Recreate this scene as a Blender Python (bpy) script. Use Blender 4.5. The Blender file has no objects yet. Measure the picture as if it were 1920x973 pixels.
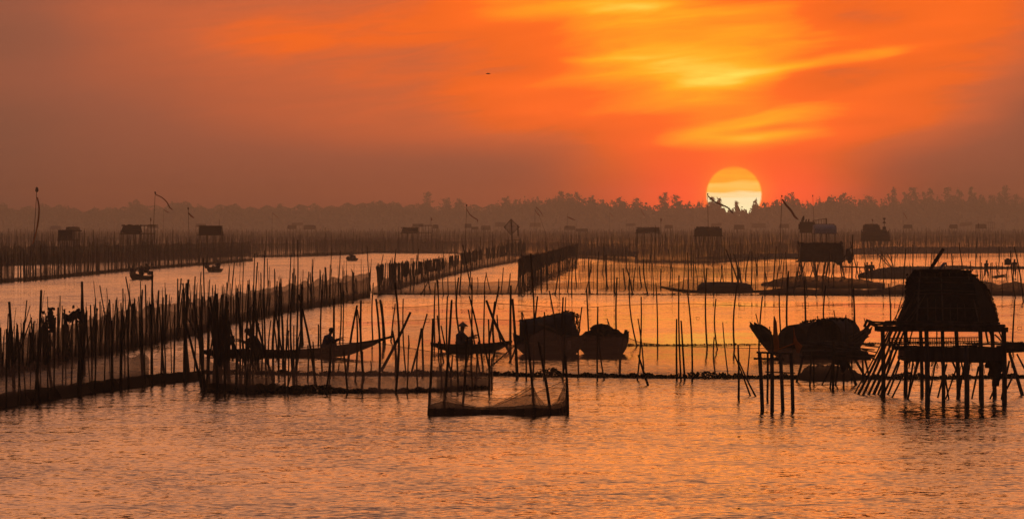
import bpy, math, random
from mathutils import Vector
SC = bpy.context.scene
COL = SC.collection
# ------------------------------------------------------------------ camera
F = 10973.0      # focal length in photo pixels (10 degrees across)
HCAM = 4.4       # eye height above the water
HY = 425.0       # horizon row of the photo
cam_data = bpy.data.cameras.new('camera')
cam = bpy.data.objects.new('camera', cam_data)
COL.objects.link(cam)
cam.location = (0, 0, HCAM)
cam.rotation_euler = (math.radians(90), 0, 0)
cam_data.sensor_width = 36.0
cam_data.lens = 36.0 * F / 1920.0
cam_data.shift_y = -(486.5 - HY) / 1920.0
cam_data.clip_start = 1.0
cam_data.clip_end = 20000.0
SC.camera = cam
# ------------------------------------------------------------------ exposure
SC.view_settings.view_transform = 'Standard'
SC.view_settings.look = 'None'
SC.view_settings.exposure = 0.0
SC.view_settings.gamma = 1.0
SC.view_settings.use_curve_mapping = False
SC.cycles.max_bounces = 10
SC.cycles.diffuse_bounces = 2
SC.cycles.glossy_bounces = 3
SC.cycles.transmission_bounces = 2
SC.cycles.volume_bounces = 0
SC.cycles.transparent_max_bounces = 40
SC.cycles.sample_clamp_indirect = 4.0
SC.cycles.use_denoising = True

# ------------------------------------------------------------------ small node helper
class NT:
    def __init__(s, nt):
        s.nt = nt; nt.nodes.clear()
    def n(s, typ, **kw):
        x = s.nt.nodes.new(typ)
        for k, v in kw.items(): setattr(x, k, v)
        return x
    def put(s, sock, v):
        if isinstance(v, bpy.types.NodeSocket): s.nt.links.new(v, sock)
        elif v is not None:
            if sock.type == 'RGBA' and len(v) == 3: v = (*v, 1)
            sock.default_value = v
    def m(s, op, a, b=None, c=None, clamp=False):
        x = s.n('ShaderNodeMath', operation=op, use_clamp=clamp)
        s.put(x.inputs[0], a)
        if b is not None: s.put(x.inputs[1], b)
        if c is not None: s.put(x.inputs[2], c)
        return x.outputs[0]
    def v(s, op, a, b=None):
        x = s.n('ShaderNodeVectorMath', operation=op)
        s.put(x.inputs[0], a)
        if b is not None: s.put(x.inputs[1], b)
        return x.outputs['Value'] if op in ('LENGTH', 'DOT_PRODUCT') else x.outputs[0]
    def sep(s, a):
        x = s.n('ShaderNodeSeparateXYZ'); s.put(x.inputs[0], a); return x.outputs
    def comb(s, a, b, c):
        x = s.n('ShaderNodeCombineXYZ')
        for i, q in enumerate((a, b, c)): s.put(x.inputs[i], q)
        return x.outputs[0]
    def noise(s, vec, scale, detail=3, rough=.55, color=False, dist=0.0):
        x = s.n('ShaderNodeTexNoise'); s.put(x.inputs['Vector'], vec)
        x.inputs['Scale'].default_value = scale; x.inputs['Detail'].default_value = detail
        x.inputs['Roughness'].default_value = rough; x.inputs['Distortion'].default_value = dist
        return x.outputs['Color' if color else 'Fac']
    def ramp(s, fac, pts, interp='LINEAR'):
        x = s.n('ShaderNodeValToRGB'); s.put(x.inputs[0], fac)
        x.color_ramp.interpolation = interp
        e = x.color_ramp.elements
        while len(e) < len(pts): e.new(.5)
        for el, (p, c) in zip(e, pts): el.position = p; el.color = (*c, 1)
        return x.outputs[0]
    def mix(s, f, a, b, blend='MIX'):
        x = s.n('ShaderNodeMix', data_type='RGBA', blend_type=blend)
        s.put(x.inputs[0], f); s.put(x.inputs[6], a); s.put(x.inputs[7], b)
        return x.outputs[2]
    def maprange(s, v, a, b, c=0.0, d=1.0, typ='SMOOTHSTEP'):
        x = s.n('ShaderNodeMapRange', interpolation_type=typ)
        s.put(x.inputs[0], v)
        for i, q in enumerate((a, b, c, d)): s.put(x.inputs[i + 1], q)
        return x.outputs[0]

def lin(*c):
    return tuple(x / 12.92 if x <= .04045 else ((x + .055) / 1.055) ** 2.4 for x in c)

# ------------------------------------------------------------------ sky
HAZE_DENS = .00025
HAZE_J = (.262, .122, .07)
SUN_AZ = (1376 - 960) / 191.5       # degrees east of the view axis
SUN_EL = (HY - 364) / 191.5
BLOBS=[(-40,0,190,62,0.06,0.100),(220,0,190,62,0.06,0.212),(480,0,190,62,0.06,0.235),(740,0,190,62,0.06,0.259),(960,0,150,62,0.06,0.487),(1160,0,150,62,0.06,0.455),(1340,0,150,62,0.06,0.345),(1500,0,150,62,0.06,0.295),(1700,0,190,62,0.06,0.382),(1920,0,190,62,0.06,0.339),(-40,75,190,62,0.06,0.029),(220,75,190,62,0.06,0.130),(480,75,190,62,0.06,0.301),(740,75,190,62,0.06,0.307),(960,75,150,62,0.06,0.181),(1160,75,150,62,0.06,0.420),(1340,75,150,62,0.06,0.296),(1500,75,150,62,0.06,0.338),(1700,75,190,62,0.06,0.285),(1920,75,190,62,0.06,0.238),(-40,150,190,62,0.06,0.104),(220,150,190,62,0.06,0.143),(480,150,190,62,0.06,0.165),(740,150,190,62,0.06,0.221),(960,150,150,62,0.06,0.339),(1160,150,150,62,0.06,0.386),(1340,150,150,62,0.06,0.462),(1500,150,150,62,0.06,0.066),(1700,150,190,62,0.06,0.337),(1920,150,190,62,0.06,0.129),(220,225,190,62,0.06,0.090),(480,225,190,62,0.06,0.171),(740,225,190,62,0.06,0.244),(960,225,150,62,0.06,0.274),(1160,225,150,62,0.06,0.335),(1340,225,150,62,0.06,0.271),(1500,225,150,62,0.06,0.405),(1700,225,190,62,0.06,0.317),(1920,225,190,62,0.06,0.064),(-40,300,190,62,0.06,0.019),(220,300,190,62,0.06,0.054),(480,300,190,62,0.06,0.077),(740,300,190,62,0.06,0.092),(960,300,150,62,0.06,0.052),(1160,300,150,62,0.06,0.186),(1340,300,150,62,0.06,0.359),(1500,300,150,62,0.06,0.135),(1700,300,190,62,0.06,0.066),(1920,300,190,62,0.06,0.068),(-40,380,190,62,0.06,-0.015),(220,380,190,62,0.06,0.035),(480,380,190,62,0.06,0.033),(740,380,190,62,0.06,0.079),(960,380,150,62,0.06,0.096),(1160,380,150,62,0.06,0.127),(1340,380,150,62,0.06,0.509),(1500,380,150,62,0.06,0.308),(1920,380,190,62,0.06,0.033),(1360,142,110,26,0.06,0.141),(1580,112,170,13,0.15,0.147),(1450,130,90,8,0.16,0.052),(1560,137,120,11,0.13,-0.060),(1370,255,170,20,0.08,0.255),(1420,245,100,9,0.10,-0.183),(1150,12,150,20,0.05,0.141),(820,100,110,18,0.06,-0.048),(980,130,80,18,0.04,-0.090),(1580,30,120,22,0.00,-0.212),(1300,345,110,60,0.00,-0.104),(1450,345,110,60,0.00,0.048),(600,60,260,24,0.10,0.015),(1240,100,150,16,0.06,0.052),(1200,160,160,14,0.05,-0.029),(1560,235,140,14,0.10,-0.089)]
world = bpy.data.worlds.new('World'); SC.world = world; world.use_nodes = True
def build_sky():
    t = NT(world.node_tree)
    out = t.n('ShaderNodeOutputWorld'); bg = t.n('ShaderNodeBackground')
    t.nt.links.new(bg.outputs[0], out.inputs[0])
    d = t.n('ShaderNodeTexCoord').outputs['Generated']
    x, y, z = t.sep(d)
    az = t.m('MULTIPLY', t.m('ARCTAN2', x, y), 180 / math.pi)
    el = t.m('MULTIPLY', t.m('ARCSINE', z), 180 / math.pi)
    # cloud field: bearing and height in units of 1/191.5 degree
    U = t.m('MULTIPLY_ADD', az, 191.5, 960.0)
    V = t.m('MULTIPLY_ADD', el, -191.5, HY)
    V0 = V
    base = t.comb(t.m('MULTIPLY', U, .0028), t.m('MULTIPLY', t.m('MULTIPLY_ADD', U, .085, V), .0125), 3.1)
    wn = t.sep(t.noise(base, 1.0, 3, .5, color=True))
    U = t.m('ADD', U, t.m('MULTIPLY', t.m('SUBTRACT', wn[0], .5), 90.0))
    V = t.m('ADD', V, t.m('MULTIPLY', t.m('SUBTRACT', wn[1], .5), 20.0))
    acc = None
    PP = {}
    for (cx, cy, sx, sy, tl, w) in BLOBS:
        if tl not in PP: PP[tl] = t.comb(U, t.m('MULTIPLY_ADD', U, tl, V), 0.0)
        q = t.v('MULTIPLY', t.v('SUBTRACT', PP[tl], (cx, cy + tl * cx, 0)), (1 / sx, 1 / sy, 0))
        e = t.m('POWER', math.e, t.m('MULTIPLY', t.v('DOT_PRODUCT', q, q), -1.0))
        acc = t.m('MULTIPLY', e, w) if acc is None else t.m('MULTIPLY_ADD', e, w, acc)
    # fine wisps, stretched along the horizon and rising slightly to the east
    wv = t.comb(t.m('MULTIPLY', U, .0045), t.m('MULTIPLY', t.m('MULTIPLY_ADD', U, .10, V), .030), 7.7)
    w1 = t.m('SUBTRACT', t.noise(wv, 1.0, 4, .55, dist=.4), .5)
    hi = t.maprange(V0, 395, 200)
    lo = t.maprange(acc, .2, .6)
    acc = t.m('ADD', acc, t.m('MULTIPLY', t.m('MULTIPLY', w1, t.m('MULTIPLY_ADD', lo, .27, .05)), hi))
    skyc = t.ramp(acc, [(0, lin(.49, .325, .25)), (.2, lin(.61, .355, .26)), (.4, lin(.79, .395, .24)),
                        (.53, lin(.93, .41, .17)), (.66, lin(1, .43, .11)), (.78, lin(1, .58, .12)),
                        (.88, lin(1, .70, .19)), (1.0, lin(1.0, .88, .36))])
    # the sun's disc, dimmed in level bands by the haze layers it sits behind
    dx = t.m('DIVIDE', t.m('SUBTRACT', az, SUN_AZ), .268)
    dy = t.m('DIVIDE', t.m('SUBTRACT', el, SUN_EL), .268)
    rr = t.m('SQRT', t.m('ADD', t.m('MULTIPLY', dx, dx), t.m('MULTIPLY', dy, dy)))
    disc = t.maprange(rr, 1.05, .95)
    bn = t.noise(t.comb(t.m('MULTIPLY', az, 1.4), t.m('MULTIPLY', el, 16.0), 1.0), 1.0, 3, .6)
    hgt = t.m('ADD', t.m('MULTIPLY_ADD', dy, .5, .5), t.m('MULTIPLY', t.m('SUBTRACT', bn, .5), .42))
    discc = t.ramp(hgt, [(.1, lin(1, .92, .70)), (.40, lin(1, .89, .68)), (.50, lin(1, .84, .58)), (.56, lin(1, .72, .32)), (.66, lin(1, .76, .38)),
                         (.76, lin(1, .63, .20)), (.84, lin(1, .66, .24)), (1.0, lin(1, .56, .17))])
    # the low reddish glow round the sun
    gx = t.m('SUBTRACT', az, SUN_AZ); gy = t.m('SUBTRACT', el, SUN_EL + .08)
    gq = t.m('ADD', t.m('MULTIPLY', t.m('MULTIPLY', gx, gx), .75), t.m('MULTIPLY', t.m('MULTIPLY', gy, gy), 4.5))
    gl = t.m('POWER', math.e, t.m('MULTIPLY', gq, -1.0))
    skyc = t.mix(t.m('MULTIPLY', gl, .62), skyc, lin(1, .36, .125))
    halo = t.m('POWER', math.e, t.m('MULTIPLY', t.m('MAXIMUM', t.m('SUBTRACT', rr, .95), 0.0), -3.2))
    skyc = t.mix(t.m('MULTIPLY', halo, .42), skyc, lin(1, .56, .22))
    # the rest of the dome, outside the cloud bank
    da = t.m('ABSOLUTE', t.m('SUBTRACT', az, SUN_AZ))
    near = t.m('POWER', math.e, t.m('MULTIPLY', t.m('MULTIPLY', da, da), -1 / 260.0))
    core = t.m('POWER', math.e, t.m('MULTIPLY', t.m('MULTIPLY', da, da), -1 / 12.0))
    far_ = t.maprange(da, 30, 150)
    e01 = t.m('DIVIDE', el, 90.0, clamp=True)
    warm = t.ramp(e01, [(0, (.88, .23, .028)), (.032, (.90, .25, .04)), (.07, (.78, .285, .145)), (.14, (.52, .215, .125)), (.3, (.31, .22, .20)), (.6, (.15, .14, .16)), (1, (.06, .06, .09))])
    hot = t.ramp(e01, [(0, (1.4, .28, .012)), (.035, (1.9, .42, .02)), (.08, (1.1, .34, .075)), (.2, (.50, .24, .14)), (.4, (.16, .11, .1)), (1, (.06, .06, .09))])
    cold = t.ramp(e01, [(0, (.075, .052, .052)), (.1, (.06, .045, .05)), (.4, (.05, .045, .06)), (1, (.05, .05, .08))])
    mid = t.mix(near, t.mix(.5, warm, (.22, .10, .07)), warm)
    dome = t.mix(far_, t.mix(core, mid, hot), cold)
    dome = t.mix(1.0, dome, (.80, .735, .74), 'MULTIPLY')
    ns = t.n('ShaderNodeTexSky', sky_type='NISHITA'); ns.sun_disc = False
    ns.sun_elevation = math.radians(SUN_EL); ns.sun_rotation = math.radians(SUN_AZ)
    dome = t.mix(1.0, dome, t.mix(1.0, ns.outputs[0], (.01, .01, .01), 'MULTIPLY'), 'ADD')
    # band of the cloud bank: fades out above 3-6 degrees and past 5-9 degrees sideways
    azl = t.maprange(t.m('ABSOLUTE', az), 5.15, 6.2, 1.0, 0.0)
    ell = t.maprange(el, 2.25, 2.7, 1.0, 0.0)
    msk = t.m('MULTIPLY', azl, ell)
    c = t.mix(msk, dome, skyc)
    below = t.maprange(el, -.15, -1.5)
    c = t.mix(below, c, (.03, .02, .016))
    c = t.mix(disc, c, discc)
    # what shines behind the haze is brighter than what reaches the eye through it
    path = t.m('MINIMUM', t.m('DIVIDE', 28.6, t.m('MAXIMUM', t.m('TANGENT', t.m('MULTIPLY', el, math.pi / 180)), .003)), 4750.0)
    T = t.m('POWER', math.e, t.m('MULTIPLY', path, -HAZE_DENS))
    iT = t.m('SUBTRACT', 1.0, T); cs = t.sep(c)
    c2 = t.comb(*[t.m('MAXIMUM', t.m('DIVIDE', t.m('SUBTRACT', cs[i], t.m('MULTIPLY', iT, HAZE_J[i])), T), .01) for i in range(3)])
    c = t.mix(t.m('MULTIPLY', t.m('MAXIMUM', msk, disc), t.m('SUBTRACT', 1.0, below)), c, c2)
    t.put(bg.inputs[0], c); bg.inputs[1].default_value = 1.0
build_sky()
# a weak, wide, red sun: what the haze leaves of it
sun_d = bpy.data.lights.new('sun', 'SUN'); sun_d.energy = .048; sun_d.angle = math.radians(24)
sun_d.color = (1.0, .42, .17)
sun = bpy.data.objects.new('sun', sun_d); COL.objects.link(sun)
sd = Vector((math.sin(math.radians(SUN_AZ)), math.cos(math.radians(SUN_AZ)), math.tan(math.radians(4.0))))
sun.rotation_euler = sd.to_track_quat('Z', 'Y').to_euler()

# ------------------------------------------------------------------ building helpers
ORG = {}
def D(y): return HCAM * F / (y - HY)
def pt(px, py, d, off=0.0):
    d = d + off
    return Vector(((px - 960) * d / F, d, HCAM - (py - HY) * d / F))
def W(px, py):
    d = D(py); return Vector(((px - 960) * d / F, d, 0))
def pl(L, x):
    if x <= L[0][0]: return L[0][1]
    for (a, b), (c, e) in zip(L, L[1:]):
        if x <= c: return b + (e - b) * (x - a) / (c - a)
    return L[-1][1]
class MB:
    def __init__(s): s.v = []; s.f = []
    def ring(s, c, u, w, n):
        i = len(s.v)
        for k in range(n):
            a = 2 * math.pi * k / n; s.v.append(c + u * math.cos(a) + w * math.sin(a))
        return i
    def path(s, P, R, n=6, flat=1.0):
        P = [Vector(p) for p in P]
        if not hasattr(R, '__len__'): R = [R] * len(P)
        idx = []
        for k, p in enumerate(P):
            t = (P[min(k + 1, len(P) - 1)] - P[max(k - 1, 0)]).normalized()
            a = Vector((0, 1, 0)) if abs(t.y) < .9 else Vector((1, 0, 0))
            u = t.cross(a).normalized(); w = t.cross(u).normalized()
            idx.append(s.ring(p, u * R[k], w * R[k] * flat, n))
        for a, b in zip(idx, idx[1:]):
            for k in range(n):
                s.f.append((a + k, a + (k + 1) % n, b + (k + 1) % n, b + k))
        s.f.append(tuple(idx[0] + k for k in range(n))[::-1]); s.f.append(tuple(idx[-1] + k for k in range(n)))
        return s
    def tube(s, p, q, r0, r1=None, n=6): return s.path([p, q], [r0, r0 if r1 is None else r1], n)
    def prism(s, p, q, r, n=3):
        i = len(s.v); p = Vector(p); q = Vector(q)
        for c, rr in ((p, r), (q, r * .75)):
            for k in range(n):
                a = 2 * math.pi * k / n + .4; s.v.append(c + Vector((rr * math.cos(a), rr * math.sin(a), 0)))
        for k in range(n): s.f.append((i + k, i + (k + 1) % n, i + n + (k + 1) % n, i + n + k))
        s.f.append(tuple(i + n + k for k in range(n)))
        return s
    def beam(s, p, q, w, h, up=(0, 0, 1)):
        p = Vector(p); q = Vector(q); t = (q - p).normalized(); up = Vector(up)
        if abs(t.dot(up)) > .95: up = Vector((0, 1, 0))
        a = t.cross(up).normalized() * w / 2; b = a.cross(t).normalized() * h / 2
        i = len(s.v)
        for c in (p, q): s.v += [c + a + b, c - a + b, c - a - b, c + a - b]
        s.f += [(i, i + 1, i + 2, i + 3), (i + 7, i + 6, i + 5, i + 4)] + [(i + k, i + 4 + k, i + 4 + (k + 1) % 4, i + (k + 1) % 4) for k in range(4)]
        return s
    def box(s, lo, hi):
        lo = Vector(lo); hi = Vector(hi)
        return s.beam(((lo.x + hi.x) / 2, lo.y, (lo.z + hi.z) / 2), ((lo.x + hi.x) / 2, hi.y, (lo.z + hi.z) / 2), hi.x - lo.x, hi.z - lo.z)
    def grid(s, fn, nu, nv, closed=False):
        i = len(s.v)
        for a in range(nu + 1):
            for b in range(nv + 1): s.v.append(Vector(fn(a / nu, b / nv)))
        for a in range(nu):
            for b in range(nv):
                k = i + a * (nv + 1) + b; s.f.append((k, k + nv + 1, k + nv + 2, k + 1))
        return s
    def loft(s, secs, closed=True, caps=True):
        n = len(secs[0]); i = len(s.v)
        for q in secs: s.v += [Vector(p) for p in q]
        for a in range(len(secs) - 1):
            for k in range(n if closed else n - 1):
                s.f.append((i + a * n + k, i + a * n + (k + 1) % n, i + (a + 1) * n + (k + 1) % n, i + (a + 1) * n + k))
        if caps:
            s.f.append(tuple(i + k for k in range(n))[::-1]); s.f.append(tuple(i + (len(secs) - 1) * n + k for k in range(n)))
        return s
    def ball(s, c, r, n=8, m=6, jit=0, rnd=random):
        c = Vector(c); r = Vector(r) if hasattr(r, '__len__') else Vector((r, r, r)); i = len(s.v)
        for a in range(m + 1):
            th = math.pi * a / m
            for k in range(n):
                ph = 2 * math.pi * k / n; j = 1 + rnd.uniform(-jit, jit)
                s.v.append(c + Vector((r.x * math.sin(th) * math.cos(ph) * j, r.y * math.sin(th) * math.sin(ph) * j, r.z * math.cos(th) * j)))
        for a in range(m):
            for k in range(n): s.f.append((i + a * n + k, i + (a + 1) * n + k, i + (a + 1) * n + (k + 1) % n, i + a * n + (k + 1) % n))
        return s
    def leaf(s, c, r, rnd):
        c = Vector(c)
        a = Vector((rnd.gauss(0, 1), rnd.gauss(0, .5), rnd.gauss(0, 1))).normalized() * r
        b = a.cross(Vector((rnd.gauss(0, .4), 1, rnd.gauss(0, .4)))).normalized() * r * rnd.uniform(.45, 1)
        i = len(s.v); s.v += [c - a, c - b * .8, c + a, c + b]; s.f.append((i, i + 1, i + 2, i + 3))
        return s
    def build(s, name, mat, parent=None, org=None, smooth=False):
        if org is None: org = ORG.get(parent.name, Vector((0, 0, 0))) if parent else Vector((0, 0, 0))
        me = bpy.data.meshes.new(name)
        me.from_pydata([tuple(p - org) for p in s.v], [], s.f); me.update()
        if smooth:
            me.polygons.foreach_set('use_smooth', [True] * len(me.polygons))
        me.materials.append(mat)
        o = bpy.data.objects.new(name, me); COL.objects.link(o)
        ORG[o.name] = org
        if parent: o.parent = parent
        else: o.location = org
        return o
def tag(o, label, cat, group=None, kind=None):
    if label: o['label'] = label
    if cat: o['category'] = cat
    if group: o['group'] = group
    if kind: o['kind'] = kind
    return o
def thing(name, loc, label, cat, group=None):
    o = bpy.data.objects.new(name, None); o.empty_display_size = .3
    COL.objects.link(o); o.location = loc; ORG[o.name] = Vector(loc)
    return tag(o, label, cat, group)

# ------------------------------------------------------------------ materials
def mat_plain(name, c1, c2, rough=.8, scale=6.0, stretch=(1, 1, .15), metallic=0.0, bump=.3, spec=.03):
    m = bpy.data.materials.new(name); m.use_nodes = True; t = NT(m.node_tree)
    out = t.n('ShaderNodeOutputMaterial'); b = t.n('ShaderNodeBsdfPrincipled'); t.nt.links.new(b.outputs[0], out.inputs[0])
    p = t.v('MULTIPLY', t.n('ShaderNodeTexCoord').outputs['Object'], stretch)
    f = t.noise(p, scale, 4, .6)
    t.put(b.inputs['Base Color'], t.mix(t.maprange(f, .3, .7), c1, c2))
    b.inputs['Roughness'].default_value = rough; b.inputs['Metallic'].default_value = metallic
    b.inputs['Specular IOR Level'].default_value = spec
    if bump:
        bp = t.n('ShaderNodeBump'); bp.inputs['Strength'].default_value = bump; bp.inputs['Distance'].default_value = .03
        t.put(bp.inputs['Height'], f); t.nt.links.new(bp.outputs[0], b.inputs['Normal'])
    return m
def mat_net(name, col, alpha, var=.25, vs=1.5, trans=.5, lo=0.0):
    m = bpy.data.materials.new(name); m.use_nodes = True; t = NT(m.node_tree)
    out = t.n('ShaderNodeOutputMaterial')
    df = t.n('ShaderNodeBsdfDiffuse'); tl = t.n('ShaderNodeBsdfTranslucent'); tr = t.n('ShaderNodeBsdfTransparent')
    t.put(df.inputs[0], col); t.put(tl.inputs[0], col)
    a = t.n('ShaderNodeMixShader'); a.inputs[0].default_value = trans
    t.nt.links.new(df.outputs[0], a.inputs[1]); t.nt.links.new(tl.outputs[0], a.inputs[2])
    p = t.n('ShaderNodeNewGeometry').outputs['Position']
    f = t.noise(t.v('MULTIPLY', p, (1, .3, 1.3)), vs, 4, .6)
    g = t.m('MULTIPLY_ADD', t.m('SUBTRACT', f, .5), var * 2, alpha, clamp=True)
    if lo:
        z = t.sep(p)[2]
        g = t.m('ADD', g, t.maprange(z, .55, .02, 0.0, lo), clamp=True)
    b = t.n('ShaderNodeMixShader'); t.put(b.inputs[0], g)
    t.nt.links.new(tr.outputs[0], b.inputs[1]); t.nt.links.new(a.outputs[0], b.inputs[2])
    t.nt.links.new(b.outputs[0], out.inputs[0])
    return m
def mat_water():
    m = bpy.data.materials.new('rippled_water'); m.use_nodes = True; t = NT(m.node_tree)
    out = t.n('ShaderNodeOutputMaterial'); b = t.n('ShaderNodeBsdfPrincipled'); t.nt.links.new(b.outputs[0], out.inputs[0])
    b.inputs['Base Color'].default_value = (.035, .022, .015, 1)
    b.inputs['Roughness'].default_value = .03; b.inputs['IOR'].default_value = 1.333
    p = t.n('ShaderNodeNewGeometry').outputs['Position']
    x, y, z = t.sep(p)
    # sheltered, smoother water inside the net enclosures
    y1 = t.maprange(y, 176, 200); y2 = t.maprange(y, 330, 372, 1.0, 0.0)
    east = t.maprange(t.m('DIVIDE', x, y), -.036, -.027)
    calm = t.m('MULTIPLY', t.m('MULTIPLY', y1, y2), east)
    e2 = t.m('MULTIPLY', t.maprange(y, 380, 420), t.maprange(t.m('DIVIDE', x, y), -.008, .008))
    calm = t.m('MAXIMUM', calm, t.m('MULTIPLY', e2, .85))
    patch = t.noise(t.comb(t.m('MULTIPLY', x, .06), t.m('MULTIPLY', y, .035), 0.0), 1.0, 3, .6)
    calmp = t.m('MULTIPLY', calm, t.maprange(patch, .38, .62, .55, 1.0))
    gust = t.noise(t.comb(t.m('MULTIPLY', x, .22), t.m('MULTIPLY', y, .05), 4.0), 1.0, 3, .6)
    wind = t.noise(t.comb(t.m('MULTIPLY', x, .07), t.m('MULTIPLY', y, .022), 8.0), 1.0, 3, .6, dist=.6)
    amp = t.m('MULTIPLY', t.m('MULTIPLY_ADD', calmp, -.92, 1.0), t.m('MULTIPLY', t.maprange(gust, .3, .7, .68, 1.25), t.maprange(wind, .35, .65, .72, 1.12)))
    n1 = t.v('SUBTRACT', t.noise(t.comb(t.m('MULTIPLY', x, 1.0), t.m('MULTIPLY', y, .9), 0.0), 4.8, 3, .6, color=True), (.5, .5, .5))
    n2 = t.v('SUBTRACT', t.noise(t.comb(t.m('MULTIPLY', x, .7), t.m('MULTIPLY', y, 1.0), 9.0), .55, 3, .55, color=True), (.5, .5, .5))
    s1 = t.sep(n1); s2 = t.sep(n2)
    K1, K2, BIAS = .62, .25, .06
    sx = t.m('MULTIPLY', t.m('MULTIPLY_ADD', s1[0], K1 * .7, t.m('MULTIPLY', s2[0], K2 * .6)), amp)
    sy = t.m('MULTIPLY', t.m('SUBTRACT', t.m('MULTIPLY_ADD', s1[1], K1, t.m('MULTIPLY', s2[1], K2)), BIAS), amp)
    nv = t.v('NORMALIZE', t.comb(sx, sy, 1.0))
    t.put(b.inputs['Normal'], nv)
    return m
M = dict(
    water=mat_water(),
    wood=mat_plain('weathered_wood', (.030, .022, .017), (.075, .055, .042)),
    wood_grey=mat_plain('grey_timber', (.04, .034, .03), (.085, .068, .058)),  # slightly paler, greyer wood for the front posts
    bamboo=mat_plain('old_bamboo', (.055, .040, .028), (.12, .09, .062)),
    stake=mat_plain('wet_bamboo', (.022, .016, .012), (.055, .040, .030)),
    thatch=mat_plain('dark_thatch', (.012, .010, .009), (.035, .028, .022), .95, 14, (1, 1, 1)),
    weave=mat_plain('woven_bamboo', (.035, .026, .02), (.085, .064, .048), .85, 9, (.3, 1, 5)),
    hull=mat_plain('tarred_hull', (.025, .02, .018), (.06, .048, .04), .7, 5, (.2, 1, 2)),
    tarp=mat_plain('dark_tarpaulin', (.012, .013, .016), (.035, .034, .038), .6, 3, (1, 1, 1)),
    metal=mat_plain('grey_sheet_metal', (.16, .16, .18), (.28, .28, .31), .5, 4, (3, 1, 1), .3),
    cloth_o=mat_plain('orange_cloth', (.42, .10, .025), (.55, .16, .04), .9, 7, (1, 1, 1)),
    cloth_r=mat_plain('faded_red_cloth', (.22, .05, .03), (.32, .08, .05), .9, 7, (1, 1, 1)),
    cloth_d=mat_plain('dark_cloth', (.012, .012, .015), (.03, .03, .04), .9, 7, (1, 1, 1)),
    cloth_b=mat_plain('navy_cloth', (.02, .022, .05), (.04, .042, .08), .9, 7, (1, 1, 1)),
    shirt=mat_plain('grey_shirt', (.05, .045, .045), (.09, .08, .08), .9, 7, (1, 1, 1)),
    hat=mat_plain('palm_leaf_hat', (.12, .09, .06), (.2, .15, .1), .9, 20, (1, 1, 1)),
    skin=mat_plain('tanned_skin', (.10, .05, .032), (.14, .07, .045), .6, 8, (1, 1, 1), bump=0),
    weed=mat_plain('water_weed', (.014, .013, .008), (.04, .034, .02), .9, 5, (1, 1, 1)),
    mud=mat_plain('wet_mud', (.03, .022, .016), (.07, .05, .036), .85, 1.2, (1, .4, 1)),
    leaf=mat_plain('dark_foliage', (.045, .055, .03), (.10, .11, .06), .9, .3, (1, 1, 1), bump=0),
    trunk=mat_plain('tree_bark', (.05, .04, .03), (.09, .07, .05), .9, 1, (1, 1, .2), bump=0),
    white=mat_plain('white_plastic', (.5, .5, .5), (.65, .65, .65), .5, 8, (1, 1, 1)),
    net_thick=mat_net('thick_fishing_net', (.17, .115, .08), .70, .14, 1.2, .65, .3),
    net_mid=mat_net('fishing_net', (.22, .15, .105), .52, .14, 1.5, .65, .35),
    net_thin=mat_net('fine_fishing_net', (.30, .20, .14), .33, .12, 2.2, .7, .12),
    net_faint=mat_net('very_fine_net', (.18, .11, .075), .15, .05, .8, .6, .05),
    net_far=mat_net('distant_net', (.07, .05, .04), .22, .15, .25, .4, .2),
    net_heap=mat_net('bunched_net', (.05, .036, .026), .86, .12, 1.5, .4, .1),
)

# ------------------------------------------------------------------ the setting
def sheet(name, x0, x1, y0, y1, z, mat, nx=1, ny=1):
    b = MB(); b.grid(lambda u, v: (x0 + (x1 - x0) * u, y0 + (y1 - y0) * v, z), nx, ny)
    return tag(b.build(name, mat), None, None, kind='structure')
sheet('lagoon_water', -4000, 4000, -60, 4700, 0, M['water'])
sheet('lagoon_bed', -4050, 4050, -70, 4750, -1.6, M['mud'])
def land():
    b = MB(); r = random.Random(5)
    b.grid(lambda u, v: (-900 + 1800 * u, 3960 + 700 * v, .9 * min(1, v * 8) - .05 + r.uniform(-.05, .05)), 60, 12)
    tag(b.build('far_shore_ground', M['mud']), None, None, kind='structure')
land()
# the haze: one closed box round everything
hz = bpy.data.materials.new('haze_air'); hz.use_nodes = True
_t = NT(hz.node_tree); _o = _t.n('ShaderNodeOutputMaterial'); _v = _t.n('ShaderNodeVolumePrincipled')
_v.inputs['Color'].default_value = (.93, 1, 1, 1); _v.inputs['Density'].default_value = HAZE_DENS
_v.inputs['Anisotropy'].default_value = .80
_t.nt.links.new(_v.outputs[0], _o.inputs['Volume'])
hb = MB(); hb.box((-4200, -80, -2.7), (4200, 4800, 33.0))
tag(hb.build('haze', hz), None, None, kind='stuff')

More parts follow.
